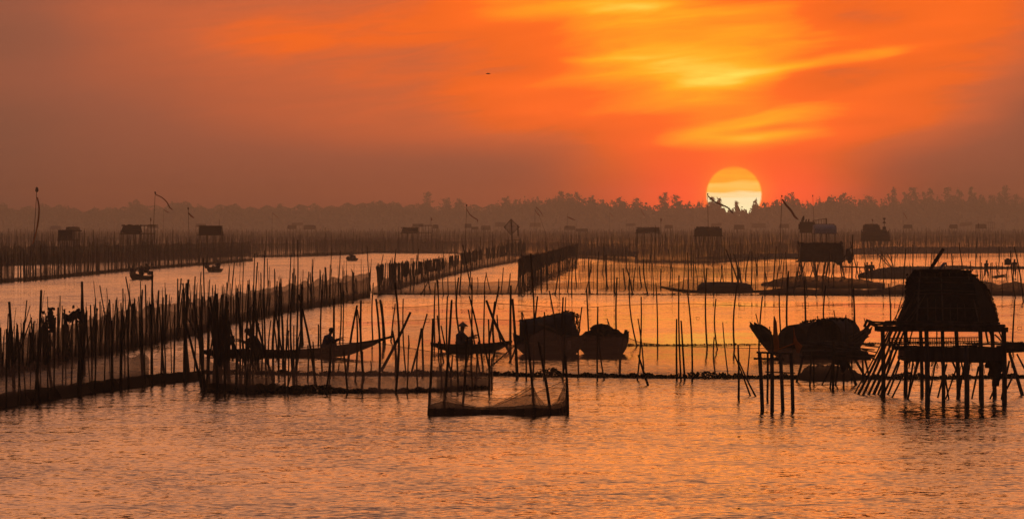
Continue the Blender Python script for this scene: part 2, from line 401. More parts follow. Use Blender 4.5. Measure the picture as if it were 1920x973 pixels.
# far wood: a continuous mass, with the trees that stand out of it as things
TL = [(-60, 382), (0, 384), (30, 392), (70, 386), (100, 384), (130, 390), (200, 392), (230, 386), (300, 384), (340, 377), (370, 388), (440, 383), (480, 388),
      (560, 384), (640, 384), (700, 377), (740, 381), (780, 382), (820, 388), (900, 384), (960, 378), (1000, 376), (1060, 372), (1120, 378),
      (1200, 384), (1240, 386), (1300, 380), (1338, 385), (1350, 389), (1362, 392), (1385, 397), (1410, 391), (1425, 383), (1480, 374), (1520, 382), (1560, 370), (1600, 374), (1640, 382), (1700, 374), (1760, 372), (1800, 374),
      (1850, 378), (1900, 376), (1980, 372)]
def wood():
    r = random.Random(11); b = MB()
    for i in range(15000):
        px = r.uniform(-60, 1980); d = r.uniform(4010, 4240)
        smooth = px < 930
        top = pl(TL, px) + (2.5 * math.sin(px * .21) + 2 * math.sin(px * .083 + 1) if smooth else 3.5 * math.sin(px * .31) + 2.5 * math.sin(px * .77 + 2)) + 3
        zt = HCAM - (top - HY) * d / F
        q = r.random() ** .5
        z = 1 + (zt - 1) * q
        b.leaf(((px - 960) * d / F, d, z), r.uniform(.8, 1.9) if q < .9 else r.uniform(.45, 1.0), r)
    # fringe twigs along the top
    for i in range(5000):
        px = r.uniform(-60, 1980); d = r.uniform(4010, 4200); smooth = px < 930
        top = pl(TL, px) + (2.5 * math.sin(px * .21) + 2 * math.sin(px * .083 + 1) if smooth else 3.5 * math.sin(px * .31) + 2.5 * math.sin(px * .77 + 2)) + 4.5
        top -= abs(r.gauss(0, 1.2 if smooth else 3.0)) * (.4 + 1.2 * abs(math.sin(px * .13) * math.sin(px * .047 + 2)))
        b.leaf(pt(px, top, d), r.uniform(.3, .75), r)
    # dense inner bulk of the wood
    b.grid(lambda u, v: ((-60 + 2040 * u - 960) * 4130 / F, 4130 + 60 * v,
                         (0 if v < .01 else (HCAM - (pl(TL, -60 + 2040 * u) + 9 - HY) * 4130 / F))), 200, 1)
    tag(b.build('far_wood', M['leaf']), None, None, kind='stuff')
wood()
TREES = [(800, 362, 20, 'wispy'), (836, 374, 22, 'wispy'), (862, 375, 18, 'wispy'), (948, 371, 22, 'wispy'), (1000, 372, 22, 'round'), (1052, 360, 18, 'wispy'), (1066, 363, 16, 'wispy'),
         (1082, 362, 18, 'wispy'), (1108, 370, 18, 'wispy'), (1161, 371, 12, 'wispy'), (1192, 373, 16, 'wispy'), (1246, 362, 14, 'wispy'), (1268, 367, 22, 'wispy'),
         (1336, 370, 10, 'wispy'), (1349, 373, 8, 'wispy'), (1381, 379, 6, 'wispy'), (1417, 375, 6, 'wispy'), (1484, 363, 26, 'wispy'), (1560, 362, 26, 'round'), (1584, 363, 18, 'wispy'), (1628, 369, 22, 'wispy'),
         (1676, 354, 12, 'wispy'), (1712, 353, 22, 'wispy'), (1745, 355, 16, 'wispy'), (1776, 352, 20, 'wispy'), (1797, 357, 14, 'wispy'), (1821, 352, 12, 'wispy'), (1840, 362, 18, 'round'),
         (1860, 368, 18, 'wispy'), (1884, 351, 17, 'wispy'), (1907, 366, 20, 'wispy'), (6, 377, 18, 'round'), (42, 387, 16, 'round'), (82, 380, 30, 'round'), (124, 384, 26, 'round'), (178, 387, 22, 'round'),
         (215, 388, 14, 'round'), (256, 375, 18, 'wispy'), (345, 376, 40, 'round'), (372, 382, 26, 'round'), (436, 381, 44, 'round'), (524, 383, 12, 'wispy'), (700, 375, 26, 'round'), (748, 377, 16, 'round')]
NUMW = 'first second third fourth fifth sixth seventh eighth ninth tenth eleventh twelfth thirteenth fourteenth fifteenth sixteenth seventeenth eighteenth nineteenth twentieth'.split()
TENS = {2: 'twenty', 3: 'thirty', 4: 'forty', 5: 'fifty', 6: 'sixty', 7: 'seventy', 8: 'eighty', 9: 'ninety'}
TENTH = {3: 'thirtieth', 4: 'fortieth', 5: 'fiftieth', 6: 'sixtieth', 7: 'seventieth', 8: 'eightieth', 9: 'ninetieth'}
def ordn(i):
    i += 1
    if i <= 20: return NUMW[i - 1]
    return TENTH[i // 10] if i % 10 == 0 else TENS[i // 10] + '-' + NUMW[i % 10 - 1]
def near_sun(px):
    d = px - 1376
    if abs(d) < 52: return 'in front of the sun disc'
    return None
def trees():
    order = sorted(TREES)
    for k, (px, ty, w, kind) in enumerate(order):
        r = random.Random(100 + k); d = 3996 - r.uniform(0, 6)
        x = (px - 960) * d / F; zt = HCAM - (ty - HY) * d / F; hw = w * d / F / 2 * (1.9 if kind == 'wispy' else 1.15)
        where = near_sun(px) or 'counted along the far wood towards the sun' if px < 1376 else 'counted along the wood from the far end'
        n_ = order.index((px, ty, w, kind))
        if near_sun(px): lab = '%s tree with thin crown silhouetted against the sun disc, %s across it' % ('wispy', {1336: 'nearest its edge', 1349: 'second', 1381: 'third', 1417: 'last'}.get(px, 'another'))
        elif px < 1376: lab = '%s tree rising out of the hazy wood, %s along it before the sun' % ('tall wispy' if kind == 'wispy' else 'low round-topped', ordn(n_))
        else: lab = '%s tree rising out of the hazy wood, %s past the sun' % ('tall wispy' if kind == 'wispy' else 'broad bushy', ordn(n_ - len([q for q in order if q[0] < 1430])))
        o = thing('casuarina_tree' if kind == 'wispy' else 'broadleaf_tree', (x, d, 0.8), lab, 'tree', 'trees standing out of the far wood')
        tb = MB(); tb.path([(x, d, .5), (x + r.uniform(-.4, .4), d, zt * .5), (x + r.uniform(-.6, .6), d, zt * .95)], [.35, .22, .05], 6)
        cb = MB()
        if kind == 'wispy':
            tips = [(x, zt, 1.0)] + [(x + r.uniform(-.95, .95) * hw, zt * r.uniform(.72, .94), r.uniform(.4, .8)) for _ in range(r.choice((2, 3, 3, 4)))]
            for (tx, tz, wgt) in tips:
                z0 = zt * r.uniform(.35, .5); tb.path([(x, d, z0), ((x + tx) / 2 + (tx - x) * .2, d, (z0 + tz) / 2), (tx, d, tz)], [.16, .10, .04], 4)
                for q in range(int(26 * wgt)):
                    u = (q + r.random()) / (26 * wgt); h = z0 + (tz - z0) * (.15 + .85 * u)
                    cx = x + (tx - x) * (h - z0) / (tz - z0); L = hw * wgt * r.uniform(.2, 1.15) * (1.05 - .8 * u)
                    sg = r.choice((-1, 1)); e = Vector((cx + sg * L, d + r.uniform(-1, 1) * L, h + L * r.uniform(.1, .6)))
                    tb.path([(cx, d, h), e], [.07, .03], 3)
                    for j in range(12):
                        c = Vector((cx, d, h)).lerp(e, r.uniform(.25, 1.1)) + Vector((r.gauss(0, .5), r.gauss(0, .5), r.gauss(0, .42)))
                        cb.leaf(c, r.uniform(.25, .62), r)
            for j in range(24): cb.leaf((x + r.gauss(0, .7), d, zt - abs(r.gauss(0, 1.6))), r.uniform(.25, .6), r)
        else:
            for q in range(9):
                a = r.uniform(0, 6.28); L = hw * r.uniform(.3, .8); h = zt * r.uniform(.62, .85)
                e = Vector((x + L * math.cos(a), d + L * math.sin(a), h)); tb.path([(x, d, zt * .45), e], [.14, .05], 4)
            for q in range(420):
                a = r.uniform(0, 6.28); rr_ = hw * math.sqrt(r.random()); up = math.sqrt(max(0, 1 - (rr_ / hw) ** 2))
                lump = .82 + .18 * math.sin(a * 3 + q % 3)
                cb.leaf((x + rr_ * math.cos(a), d + rr_ * math.sin(a), zt * .5 + (zt * .5) * up * lump * r.uniform(.4, 1)), r.uniform(.4, 1.0), r)
        tb.build('trunk', M['trunk'], o); cb.build('crown', M['leaf'], o)
trees()

# ------------------------------------------------------------------ stake fences and nets
def stake_mesh(b, base, top, r, rnd, n=6):
    """a bamboo stake: slightly crooked, thinner to the top, driven through the water"""
    base = Vector(base); top = Vector(top); t = top - base
    s = base - t.normalized() * .5
    k = Vector((rnd.gauss(0, .012), rnd.gauss(0, .012), 0)) * t.length
    b.path([s, base, base + t * .35 + k, base + t * .7 + k * .6, top], [r * 1.1, r * 1.08, r, r * .9, r * .72], n)
    return b
def line_pt(P, u):
    """a point on a pixel polyline by fraction"""
    L = [math.hypot(c - a, d - b) for (a, b), (c, d) in zip(P, P[1:])]; s = u * sum(L)
    for (a, b), (c, d), l in zip(P, P[1:], L):
        if s <= l: return a + (c - a) * s / l, b + (d - b) * s / l
        s -= l
    return P[-1]
def fence(name, label, cat, base, tops, n, rr, seed, group=None, lean=.05, jit=14, most=100, nets=(), brush=None, depthj=1.2, tall=.08, sides=6):
    """base: water-line polyline in photo pixels; tops: [(px, py)] mean stake tops"""
    rnd = random.Random(seed)
    px0, py0 = base[0]; o = thing(name, W(px0, py0), label, cat, group)
    S = []
    for i in range(n):
        u = (i + rnd.random()) / n
        if rnd.random() < .55: u = min(1, max(0, u + .009 * math.sin(u * 173) + .005 * math.sin(u * 411)))
        px, py = line_pt(base, u); p = W(px, py); p.y += rnd.uniform(-depthj, depthj); d = p.y
        ty = pl(tops, px) + rnd.gauss(0, jit) * .5 + rnd.uniform(-.5, .5) * jit
        if rnd.random() < tall: ty -= jit * rnd.uniform(1, 2.2)
        h = max(.5, HCAM - (ty - HY) * d / F)
        r = (rr[0] + (rr[1] - rr[0]) * rnd.random() ** 1.6 * 1.15) * (.65 if rnd.random() < .15 else 1)
        lx = rnd.gauss(0, lean) * h
        if rnd.random() < .09: lx *= rnd.uniform(2.5, 5)
        S.append((p, Vector((p.x + lx, p.y + rnd.gauss(0, lean) * h, h)), r))
    S.sort(key=lambda q: -(q[2] * q[1].z / q[0].y))
    for p, q, r in S[:most]:
        b = MB(); stake_mesh(b, p, q, r, rnd, sides); b.build('stake', M['stake'], o)
    if len(S) > most:
        b = MB()
        for p, q, r in S[most:]: stake_mesh(b, p, q, r, rnd, 5)
        tag(b.build('stake_row', M['stake'], o), None, None, kind='stuff')
    for (nm, mat, u0, u1, h, wob, seg) in nets:
        b = MB(); ph = rnd.uniform(0, 6)
        def fn(u, v, u0=u0, u1=u1, h=h, wob=wob, ph=ph, seg=seg):
            px, py = line_pt(base, u0 + (u1 - u0) * u); p = W(px, py)
            H_ = h(px) if callable(h) else h
            sag = abs(math.sin((u * seg + ph) * math.pi)) ** .6
            z = H_ * (1 - wob + wob * sag) * v + (.05 * H_ * math.sin(u * seg * 7.3 + ph) * v)
            return (p.x, p.y + .10 * math.sin(u * seg * 2.1 + v * 2), z - .25 * (1 - v))
        b.grid(fn, max(24, int(seg * 6)), 5)
        b.build(nm, mat, o, smooth=True)
    if brush:
        z0, cover, mat, bn = brush
        b = MB()
        for i in range(bn):
            u = rnd.random(); 
            if math.sin(u * 170 + math.sin(u * 47) * 3) + .5 * math.sin(u * 411) < cover: continue
            px, py = line_pt(base, u); p = W(px, py); p.y += rnd.uniform(-.3, .3)
            zt = HCAM - (pl(tops, px) + rnd.gauss(2, jit * .25) - HY) * p.y / F
            zb = zt * (z0 + rnd.uniform(-.08, .08))
            b.path([(p.x, p.y, zb), (p.x + rnd.gauss(0, .04), p.y, zt)], [.035, .03], 4)
        b.build('brushwood_sticks', mat, o)  # brushwood: bare sticks bunched along the fence top, no leaves
    return o

# left front fence, curving in from the lower corner
fence('net_fence', 'long curved net fence with a dark waterline band running in from the lower corner', 'fence',
      [(-70, 775), (0, 765), (100, 748), (200, 732), (300, 718), (378, 713)], [(-70, 600), (0, 606), (60, 622), (110, 600), (200, 590), (300, 560), (380, 545)],
      54, (.015, .040), 3, lean=.04, jit=22, depthj=1.0,
      nets=[('net', M['net_thick'], 0, .78, lambda px: pl([(0, 1.05), (60, 1.02), (180, 1.0), (300, .8)], px), .12, 9),
            ('waterline_band', M['net_heap'], 0, 1, lambda px: pl([(0, .36), (200, .30), (378, .27)], px), .02, 12), ('waterline_band', M['net_heap'], 0, 1, .26, .02, 12),
            ('net', M['net_thin'], .7, 1, .9, .4, 3)])
# dense rear fence of the channel
fence('stake_fence', 'dense ragged stake fence along the near bank of the open channel', 'fence',
      [(-60, 715), (0, 702), (100, 680), (200, 660), (300, 640), (380, 622), (430, 606), (540, 584), (620, 570), (694, 556)],
      [(-60, 622), (0, 618), (80, 600), (150, 590), (250, 565), (330, 556), (440, 535), (560, 522), (640, 512), (694, 510)],
      390, (.013, .036), 4, lean=.05, jit=20, tall=.12,
      nets=[('net', M['net_thick'], 0, 1, lambda px: pl([(0, 1.0), (300, 1.45), (440, 1.35), (694, 1.55)], px), .13, 26),
            ('net', M['net_mid'], .1, 1, lambda px: pl([(0, .9), (300, 1.1), (694, 1.2)], px), .1, 20)])
fence('stake_fence', 'dark brushwood-topped stake fence running from the channel mouth to the distance', 'fence',
      [(708, 553), (760, 536), (840, 517), (900, 503), (960, 492), (985, 487)],
      [(708, 496), (760, 491), (800, 488), (850, 479), (900, 466), (960, 456), (990, 452)],
      150, (.022, .045), 5, lean=.02, jit=7, tall=.05, brush=(.46, -.3, M['stake'], 900),
      nets=[('net', M['net_thick'], 0, 1, lambda px: pl([(708, 1.0), (960, 1.5)], px), .1, 14)])
fence('stake_fence', 'short black stake fence parallel to the brushwood fence, ending at a squared corner', 'fence',
      [(972, 551), (1000, 535), (1040, 516), (1083, 497)],
      [(972, 486), (985, 478), (1000, 479), (1040, 468), (1083, 456)],
      80, (.022, .045), 6, lean=.02, jit=5, tall=.03, brush=(.55, -.9, M['stake'], 800),
      nets=[('net', M['net_mid'], 0, 1, 1.4, .1, 8), ('net', M['net_thin'], 0, 1, 2.4, .05, 8)])
fence('stake_fence', 'long palisade of close stakes lining the far bank of the channel', 'fence',
      [(-60, 536), (0, 530), (70, 525), (160, 516), (250, 507), (350, 499), (474, 489)],
      [(-60, 482), (0, 478), (100, 474), (200, 466), (300, 460), (400, 462), (474, 464)],
      230, (.035, .06), 7, lean=.015, jit=8, tall=.04, sides=5,
      nets=[('net', M['net_mid'], .38, 1, 2.0, .12, 12), ('waterline_band', M['net_heap'], 0, 1, .3, .2, 30), ('net', M['net_thick'], 0, .16, 1.8, .3, 5), ('net', M['net_mid'], .2, .4, 1.0, .6, 5)])
fence('stake_fence', 'second palisade rank standing close behind the channel palisade', 'fence',
      [(-60, 499), (200, 491), (262, 490), (300, 487), (470, 479)], [(-60, 456), (200, 452), (470, 450)],
      190, (.035, .06), 8, lean=.02, jit=8, sides=5,
      nets=[('net', M['net_heap'], 0, 1, 2.1, .08, 20), ('net', M['net_heap'], 0, 1, 1.4, .1, 14)])
fence('stake_fence', 'low hazy stake fence closing the far end of the channel', 'fence',
      [(474, 482), (560, 481), (640, 478), (700, 474), (860, 475)], [(474, 449), (600, 447), (700, 448), (860, 452)],
      220, (.035, .06), 9, lean=.015, jit=7, sides=5,
      nets=[('net', M['net_thick'], 0, 1, 2.0, .1, 14), ('waterline_band', M['net_heap'], .25, .5, .5, .2, 6), ('net', M['net_mid'], .3, .93, 2.4, .1, 12)])
fence('stake_fence', 'sparse hazy stake fence past the brushwood fence with glowing water at its foot', 'fence',
      [(860, 477), (1000, 480), (1085, 483), (1195, 491)], [(860, 447), (1195, 455)],
      110, (.03, .05), 10, lean=.02, jit=9, sides=5, nets=[('net', M['net_mid'], 0, 1, 2.2, .1, 10), ('net', M['net_mid'], .3, .95, 1.9, .1, 8)])
fence('stake_fence', 'tall sparse stake line across the glowing water below the far huts', 'fence',
      [(1190, 492), (1330, 493), (1500, 481), (1600, 480)], [(1190, 448), (1400, 448), (1600, 452)],
      100, (.03, .05), 12, lean=.03, jit=10, sides=5, nets=[('net', M['net_mid'], 0, 1, 2.2, .1, 10), ('net', M['net_mid'], 0, .7, 1.7, .1, 8)])
# front net pen wall of the middle enclosure
fence('net_fence', 'low slack net fence draped with weed in front of the long boat', 'fence',
      [(378, 733), (400, 735), (470, 737), (600, 736), (740, 737), (860, 732), (921, 727), (925, 706)],
      [(378, 590), (400, 600), (921, 680)], 10, (.018, .03), 13, lean=.03, jit=20,
      nets=[('net', M['net_thick'], .0, .24, .85, .3, 3), ('net', M['net_thin'], .15, .98, .72, .45, 6), ('net', M['net_thin'], .3, .95, .45, .5, 9),
            ('waterline_band', M['net_heap'], 0, .28, .26, .3, 6), ('net', M['net_mid'], .78, 1, .65, .6, 2)])

fence('stake_fence', 'thin irregular stake line set just inside the tall pole row', 'fence', [(990, 541), (1250, 540), (1500, 541)], [(990, 486), (1250, 488), (1500, 484)],
      52, (.012, .022), 15, lean=.05, jit=14, sides=5, depthj=6, nets=[('net', M['net_thin'], 0, 1, .5, .4, 14)])
fence('stake_fence', 'hair-thin stake line across the glowing water beneath the hut under the sun', 'fence', [(1085, 508), (1300, 507), (1500, 508), (1600, 510)], [(1085, 468), (1600, 466)],
      78, (.014, .024), 16, lean=.03, jit=12, sides=5, depthj=12, nets=[('net', M['net_thin'], 0, 1, 1.0, .3, 14)])
fence('stake_fence', 'ragged thin stakes and net behind the lattice hut roof', 'fence', [(1640, 541), (1800, 540), (1960, 541)], [(1640, 496), (1960, 498)],
      34, (.012, .022), 17, lean=.06, jit=14, sides=5, depthj=6, nets=[('net', M['net_thin'], 0, 1, .5, .4, 14)])
fence('stake_fence', 'close weathered stakes in front of the far mud bank', 'fence', [(1600, 484), (1960, 480)], [(1600, 448), (1960, 446)],
      90, (.028, .045), 18, lean=.03, jit=9, sides=5, nets=[('net', M['net_thin'], 0, 1, 1.6, .2, 14)])

# large hanging nets between the poles: sheets with a slack upper rope
def net_wall(label, base, tops, mat, seed, rope=True, name='net_wall', windows=(), nu=120, band=0):
    rnd = random.Random(seed); o = thing(name, W(*base[0]), label, 'fishing net')
    b = MB()
    def fn(u, v):
        px, py = line_pt(base, u); p = W(px, py)
        zt = HCAM - (pl(tops, px) - HY) * p.y / F
        return (p.x, p.y + .06 * math.sin(u * 40), -.2 + (zt + .2) * v)
    b.grid(fn, nu, 4); b.build('mesh_sheet', mat, o, smooth=True)
    if rope:
        for v, r in ((1, .008), (.12, .008)):
            q = MB(); q.path([fn(k / nu, v) for k in range(nu + 1)], r, 4); q.build('rope', M['stake'], o)
    for (wx, wy, ww) in windows:
        p = W(*line_pt(base, .5)); d = p.y - .1
        q = MB(); c = [pt(wx - ww, wy - ww * .8, d), pt(wx + ww, wy - ww * .9, d), pt(wx + ww * .9, wy + ww * .8, d), pt(wx - ww * .8, wy + ww * .7, d)]
        q.path(c + [c[0]], .008, 4); q.build('wire_loop', M['stake'], o)
    return o
def wavy(x0, x1, y, a, seed, step=28):
    r = random.Random(seed); return [(x, y + a * math.sin(x * .017 + seed) + r.uniform(-a, a) * .4) for x in range(x0, x1 + step, step)]
net_wall('wide faint net hung across the enclosure behind the covered boats', [(735, 648), (1190, 649), (1700, 648), (1960, 645)], wavy(735, 1960, 572, 4, 2, 60), M['net_faint'], 1,
         windows=[(939, 575, 6), (1039, 573, 7), (1098, 567, 3), (1308, 597, 3), (1391, 578, 5), (1510, 573, 6), (1912, 616, 4)])
net_wall('faint slack net hung behind the hat wearer', [(735, 645), (860, 646), (975, 645)], [(735, 602), (790, 600), (850, 596), (870, 597), (960, 600), (975, 602)], M['net_faint'], 2, windows=[(801, 601, 4)])
net_wall('faint net whose top dips beside the loaded boat', [(560, 706), (800, 705), (930, 704)], [(560, 652), (620, 644), (700, 641), (790, 656), (860, 668), (930, 674)], M['net_thin'], 3)
net_wall('faint net along the weed line between covered boat and stilted stand', [(930, 704), (1200, 707), (1560, 708)], [(930, 650), (975, 645), (1000, 626), (1020, 616), (1060, 632), (1100, 628), (1175, 632), (1200, 642), (1240, 646), (1300, 650), (1400, 652), (1560, 655)], M['net_thin'], 4)
net_wall('brown net hung low in the row of close poles', [(700, 552), (850, 551), (975, 550)], [(700, 540), (730, 522), (760, 530), (850, 528), (900, 530), (975, 526)], M['net_mid'], 6)
net_wall('wavy faint net strung along the row of tall poles', [(975, 551), (1250, 552), (1480, 553)], wavy(975, 1480, 527, 6, 3, 36), M['net_faint'], 7)
net_wall('second wavy net strung beyond the row of tall poles', [(990, 541), (1250, 540), (1500, 541)], wavy(990, 1500, 508, 6, 9, 36), M['net_faint'], 8)
net_wall('peaked thin net lifted by the poles beside the moored long boat', [(1120, 546), (1340, 545)], [(1120, 544), (1140, 538), (1170, 522), (1200, 530), (1250, 538), (1310, 516), (1340, 526)], M['net_thin'], 9, nu=60)
net_wall('thin net strip along the distant enclosure edge', [(1085, 520), (1300, 519), (1500, 520)], wavy(1085, 1500, 500, 3, 4, 36), M['net_thin'], 10)

def draped_net(label, base, tops, mat, seed, thick=1.2):
    o = thing('draped_net', W(*base[0]), label, 'fishing net'); rnd = random.Random(seed); b = MB()
    ph = rnd.uniform(0, 5)
    def fn(u, v):
        px, py = line_pt(base, u); p = W(px, py)
        zt = max(.02, HCAM - (pl(tops, px) - HY) * p.y / F)
        a = math.pi * v
        return (p.x, p.y + thick * (1 - math.cos(a)) / 2 * (1 + .1 * math.sin(u * 30)), -.05 + zt * math.sin(a) ** .7 * (1 + .04 * math.sin(u * 90 + ph) + .05 * math.sin(u * 37 + v * 5)))
    b.grid(fn, 90, 10); b.build('bunched_netting', mat, o, smooth=True)
    return o
draped_net('long arched bag net lying low in front of the box hut on stilts', [(1425, 552), (1560, 553), (1690, 553)], [(1425, 545), (1460, 540), (1490, 539), (1520, 541), (1560, 538), (1600, 541), (1650, 541), (1690, 544)], M['net_thick'], 1)
draped_net('slim arched bag net touching the stilts of the box hut', [(1428, 536), (1560, 540), (1660, 541)], [(1428, 530), (1450, 524), (1480, 517), (1540, 516), (1600, 520), (1660, 530)], M['net_thick'], 2)
draped_net('broad sagging net spread behind the lattice hut', [(1640, 552), (1700, 553), (1960, 554)], [(1640, 543), (1690, 533), (1720, 528), (1760, 532), (1850, 527), (1875, 531), (1900, 528), (1960, 530)], M['net_thick'], 3, 2.5)
draped_net('rounded mound of netting behind the bamboo pile', [(1500, 712), (1560, 713), (1625, 712)], [(1500, 700), (1512, 685), (1540, 681), (1575, 683), (1600, 690), (1625, 704)], M['net_thick'], 4, 1.0)
draped_net('flat hazy net strip far beyond the glowing water, behind the fence end', [(1085, 478), (1180, 480), (1195, 482)], [(1085, 470), (1120, 464), (1160, 466), (1195, 472)], M['net_heap'], 5, 3)

# the far field of stakes, too many to count
def stake_field():
    r = random.Random(77); b = MB(); nb = MB()
    rows = []
    d = 620
    while d < 3700: rows.append(d); d *= 1.07
    for k, d in enumerate(rows):
        half = 1010 * d / F
        lo = -half
        if d < 860: spans = [(-half, (-500) * d / F)] if k % 2 else []
        elif d < 1000: spans = [(-half, (-470) * d / F), ((90) * d / F, (640) * d / F)]
        else: spans = [(-half, half)]
        for (a, c) in spans:
            tilt = r.uniform(-.05, .05)
            n = int((c - a) / max(.75, d * .00085))
            dens = min(n, 260)
            for i in range(dens):
                x = a + (c - a) * (i + r.random()) / dens; y = d + tilt * x + r.uniform(-3, 3)
                h = r.uniform(2.0, 3.4) + (r.random() < .08) * r.uniform(.3, 1.1)
                if d > 1500: h += .25
                b.prism((x, y, -.3), (x + r.gauss(0, .09), y, h), max(.034, d * .00004) * r.uniform(.7, 1.5))
            if d > 1000 or True:
                m = 40
                hs = [r.uniform(.9, 1.9) for _ in range(m + 2)]
                nb.grid(lambda u, v: (a + (c - a) * u, d + tilt * (a + (c - a) * u) + 2, (hs[int(u * m)] if d < 1200 else 1.2 + .8 * hs[int(u * m)] * .6) * v), m, 1)
    tag(b.build('stake_field', M['stake']), None, None, kind='stuff')
    tag(nb.build('distant_net_rows', M['net_far']), None, None, kind='stuff')
stake_field()

# mud banks and weed lines
def bank(name, base, tops, depth, seed, mat='mud', kind='structure'):
    r = random.Random(seed); b = MB()
    nz = [r.uniform(-1, 1) for _ in range(400)]
    def fn(u, v):
        px, py = line_pt(base, u); p = W(px, py)
        zt = HCAM - (pl(tops, px) - HY) * (p.y + depth * .4) / F
        a = math.sin(math.pi * v) ** .6
        return (p.x, p.y + depth * v, -.12 + (zt + .12) * a + .06 * a * nz[int(u * 160 + v * 5) % 400])
    b.grid(fn, 160, 8)
    return tag(b.build(name, M[mat]), None, None, kind=kind)
bank('mud_bank', [(1625, 522), (1700, 522), (1800, 505), (1960, 505)], [(1625, 512), (1650, 506), (1680, 500), (1760, 500), (1800, 498), (1850, 500), (1960, 500)], 14, 1)
bank('mud_bank', [(1560, 478), (1680, 476), (1960, 474)], [(1560, 472), (1620, 466), (1680, 463), (1960, 463)], 30, 2)
bank('mud_bank', [(1300, 486), (1480, 486), (1600, 488)], [(1300, 484), (1400, 477), (1480, 475), (1600, 476)], 30, 3)
def weeds(label_name, base, n, hmax, seed, clumps=(), core=.022):
    r = random.Random(seed); b = MB()
    for i in range(n):
        u = r.random(); px, py = line_pt(base, u); p = W(px, py)
        hh = hmax * (.45 + .55 * abs(math.sin(px * .11) * math.sin(px * .037 + 1)))
        if r.random() > .35 + .65 * abs(math.sin(px * .023 + 2) * math.sin(px * .0071)) ** .6: continue
        for (cx, cw, ch) in clumps: hh += ch * math.exp(-((px - cx) / cw) ** 2)
        z = hh * r.random() ** 1.3
        b.leaf((p.x, p.y + r.uniform(-.5, .5), z), r.uniform(.02, .055), r)
    b.path([W(*line_pt(base, k / 160)) + Vector((0, r.uniform(-.2, .2), .012)) for k in range(161)], [core * r.uniform(.3, 1.5) for k in range(161)], 5)
    return tag(b.build(label_name, M['weed']), None, None, kind='stuff')
weeds('floating_weed', [(380, 700), (560, 703), (780, 704), (930, 704), (1200, 708), (1560, 710), (1720, 711), (1960, 708)], 13000, .14, 1,
      [(1030, 14, .16), (1325, 26, .12), (830, 60, .06), (1700, 30, .08)])
weeds('floating_weed', [(385, 735), (540, 737), (640, 736), (780, 735), (860, 731), (918, 728)], 6000, .12, 2, [(560, 40, .1), (600, 40, .08)])
weeds('floating_weed', [(700, 552), (975, 552), (1250, 553), (1500, 554), (1700, 556)], 3000, .12, 3, [(1350, 50, .12)])
weeds('floating_weed', [(1160, 647), (1400, 646), (1960, 642)], 900, .04, 4, core=.012)

weeds('bank_scrub', [(1640, 514), (1700, 503), (1760, 502), (1850, 503), (1960, 502)], 3200, .30, 7, core=.02)

# ------------------------------------------------------------------ free-standing bamboo poles
def poles(group, phrase, L, seed, cat='pole'):
    """L: (x top, y top, x base, y base, width in photo pixels), listed along the row"""
    r = random.Random(seed); L = sorted(L, key=lambda q: q[2])
    for i, q in enumerate(L):
        xt, yt, xb, yb, w = q[:5]; base = W(xb, yb); d = base.y
        top = pt(xt, yt, d) + Vector((0, r.gauss(0, .12), 0))
        R = w * d / F / 2; b = MB(); t = top - base
        k = Vector((1, 0, 0)) * r.gauss(0, .018) * t.length
        P = [base - t.normalized() * .6]; Rr = [R * 1.05]; nseg = 5
        for j in range(nseg + 1):
            u = j / nseg; P.append(base + t * u + k * math.sin(math.pi * u)); Rr.append(R * (1.05 - .3 * u))
        b.path(P, Rr, 7)
        sl = (xt - xb) / max(1, (yb - yt)); 
        look = 'upright' if abs(sl) < .04 else ('leaning' if abs(sl) < .22 else 'steeply slanting')
        th = 'thick' if w > 5 else ('thin' if w < 3.1 else '')
        o = b.build('bamboo_pole', M['stake'], org=base)
        tag(o, ('%s %s bamboo pole, %s %s' % (th, look, ordn(i), phrase)).strip().replace('  ', ' '), cat, group)
P1 = [(443, 662, 442, 737, 4), (467, 648, 462, 738, 4), (474, 570, 515, 725, 5), (538, 600, 539, 739, 3.2), (620, 649, 611, 739, 4), (644, 652, 652, 737, 4), (741, 530, 742, 737, 5), (577, 647, 577, 715, 3.5),
      (587, 640, 590, 718, 3.5), (560, 552, 592, 720, 5), (604, 543, 604, 695, 3.5), (626, 560, 625, 700, 5), (637, 530, 637, 643, 3), (645, 545, 643, 643, 2.5), (670, 572, 651, 700, 5), (668, 575, 666, 715, 4),
      (670, 580, 676, 640, 3), (677, 563, 682, 712, 5), (705, 560, 711, 725, 5), (713, 562, 720, 645, 6), (716, 570, 722, 646, 4), (700, 530, 699, 635, 3), (741, 570, 733, 640, 3), (770, 585, 715, 695, 6), (736, 620, 742, 700, 5),
      (756, 560, 761, 700, 3), (801, 588, 772, 697, 4), (790, 615, 783, 725, 3.5), (792, 615, 794, 700, 4.5), (519, 570, 511, 660, 5), (526, 553, 531, 690, 5), (494, 540, 500, 735, 4), (546, 565, 551, 690, 3.5), (559, 555, 555, 690, 4),
      (565, 555, 567, 647, 6), (597, 608, 597, 647, 3.5), (480, 560, 486, 700, 4), (487, 548, 478, 690, 3.5), (508, 600, 505, 700, 3), (766, 628, 767, 648, 3), (636, 681, 634, 700, 3), (695, 676, 695, 700, 3), (551, 610, 553, 735, 3)]
r_ = random.Random(21)
for k in range(28):   # the thicket at the fence corner
    xb = r_.uniform(376, 436); yb = r_.choice([r_.uniform(728, 740), r_.uniform(722, 735), r_.uniform(690, 715)])
    P1.append((xb + r_.gauss(0, 14), r_.uniform(545, 620), xb, yb, r_.uniform(3.5, 6.5)))
for k in range(22):   # thinner stand between the thicket and the hunched person
    xb = r_.uniform(436, 560); yb = r_.uniform(650, 735)
    P1.append((xb + r_.gauss(0, 12), r_.uniform(530, 610), xb, yb, r_.uniform(2.8, 5)))
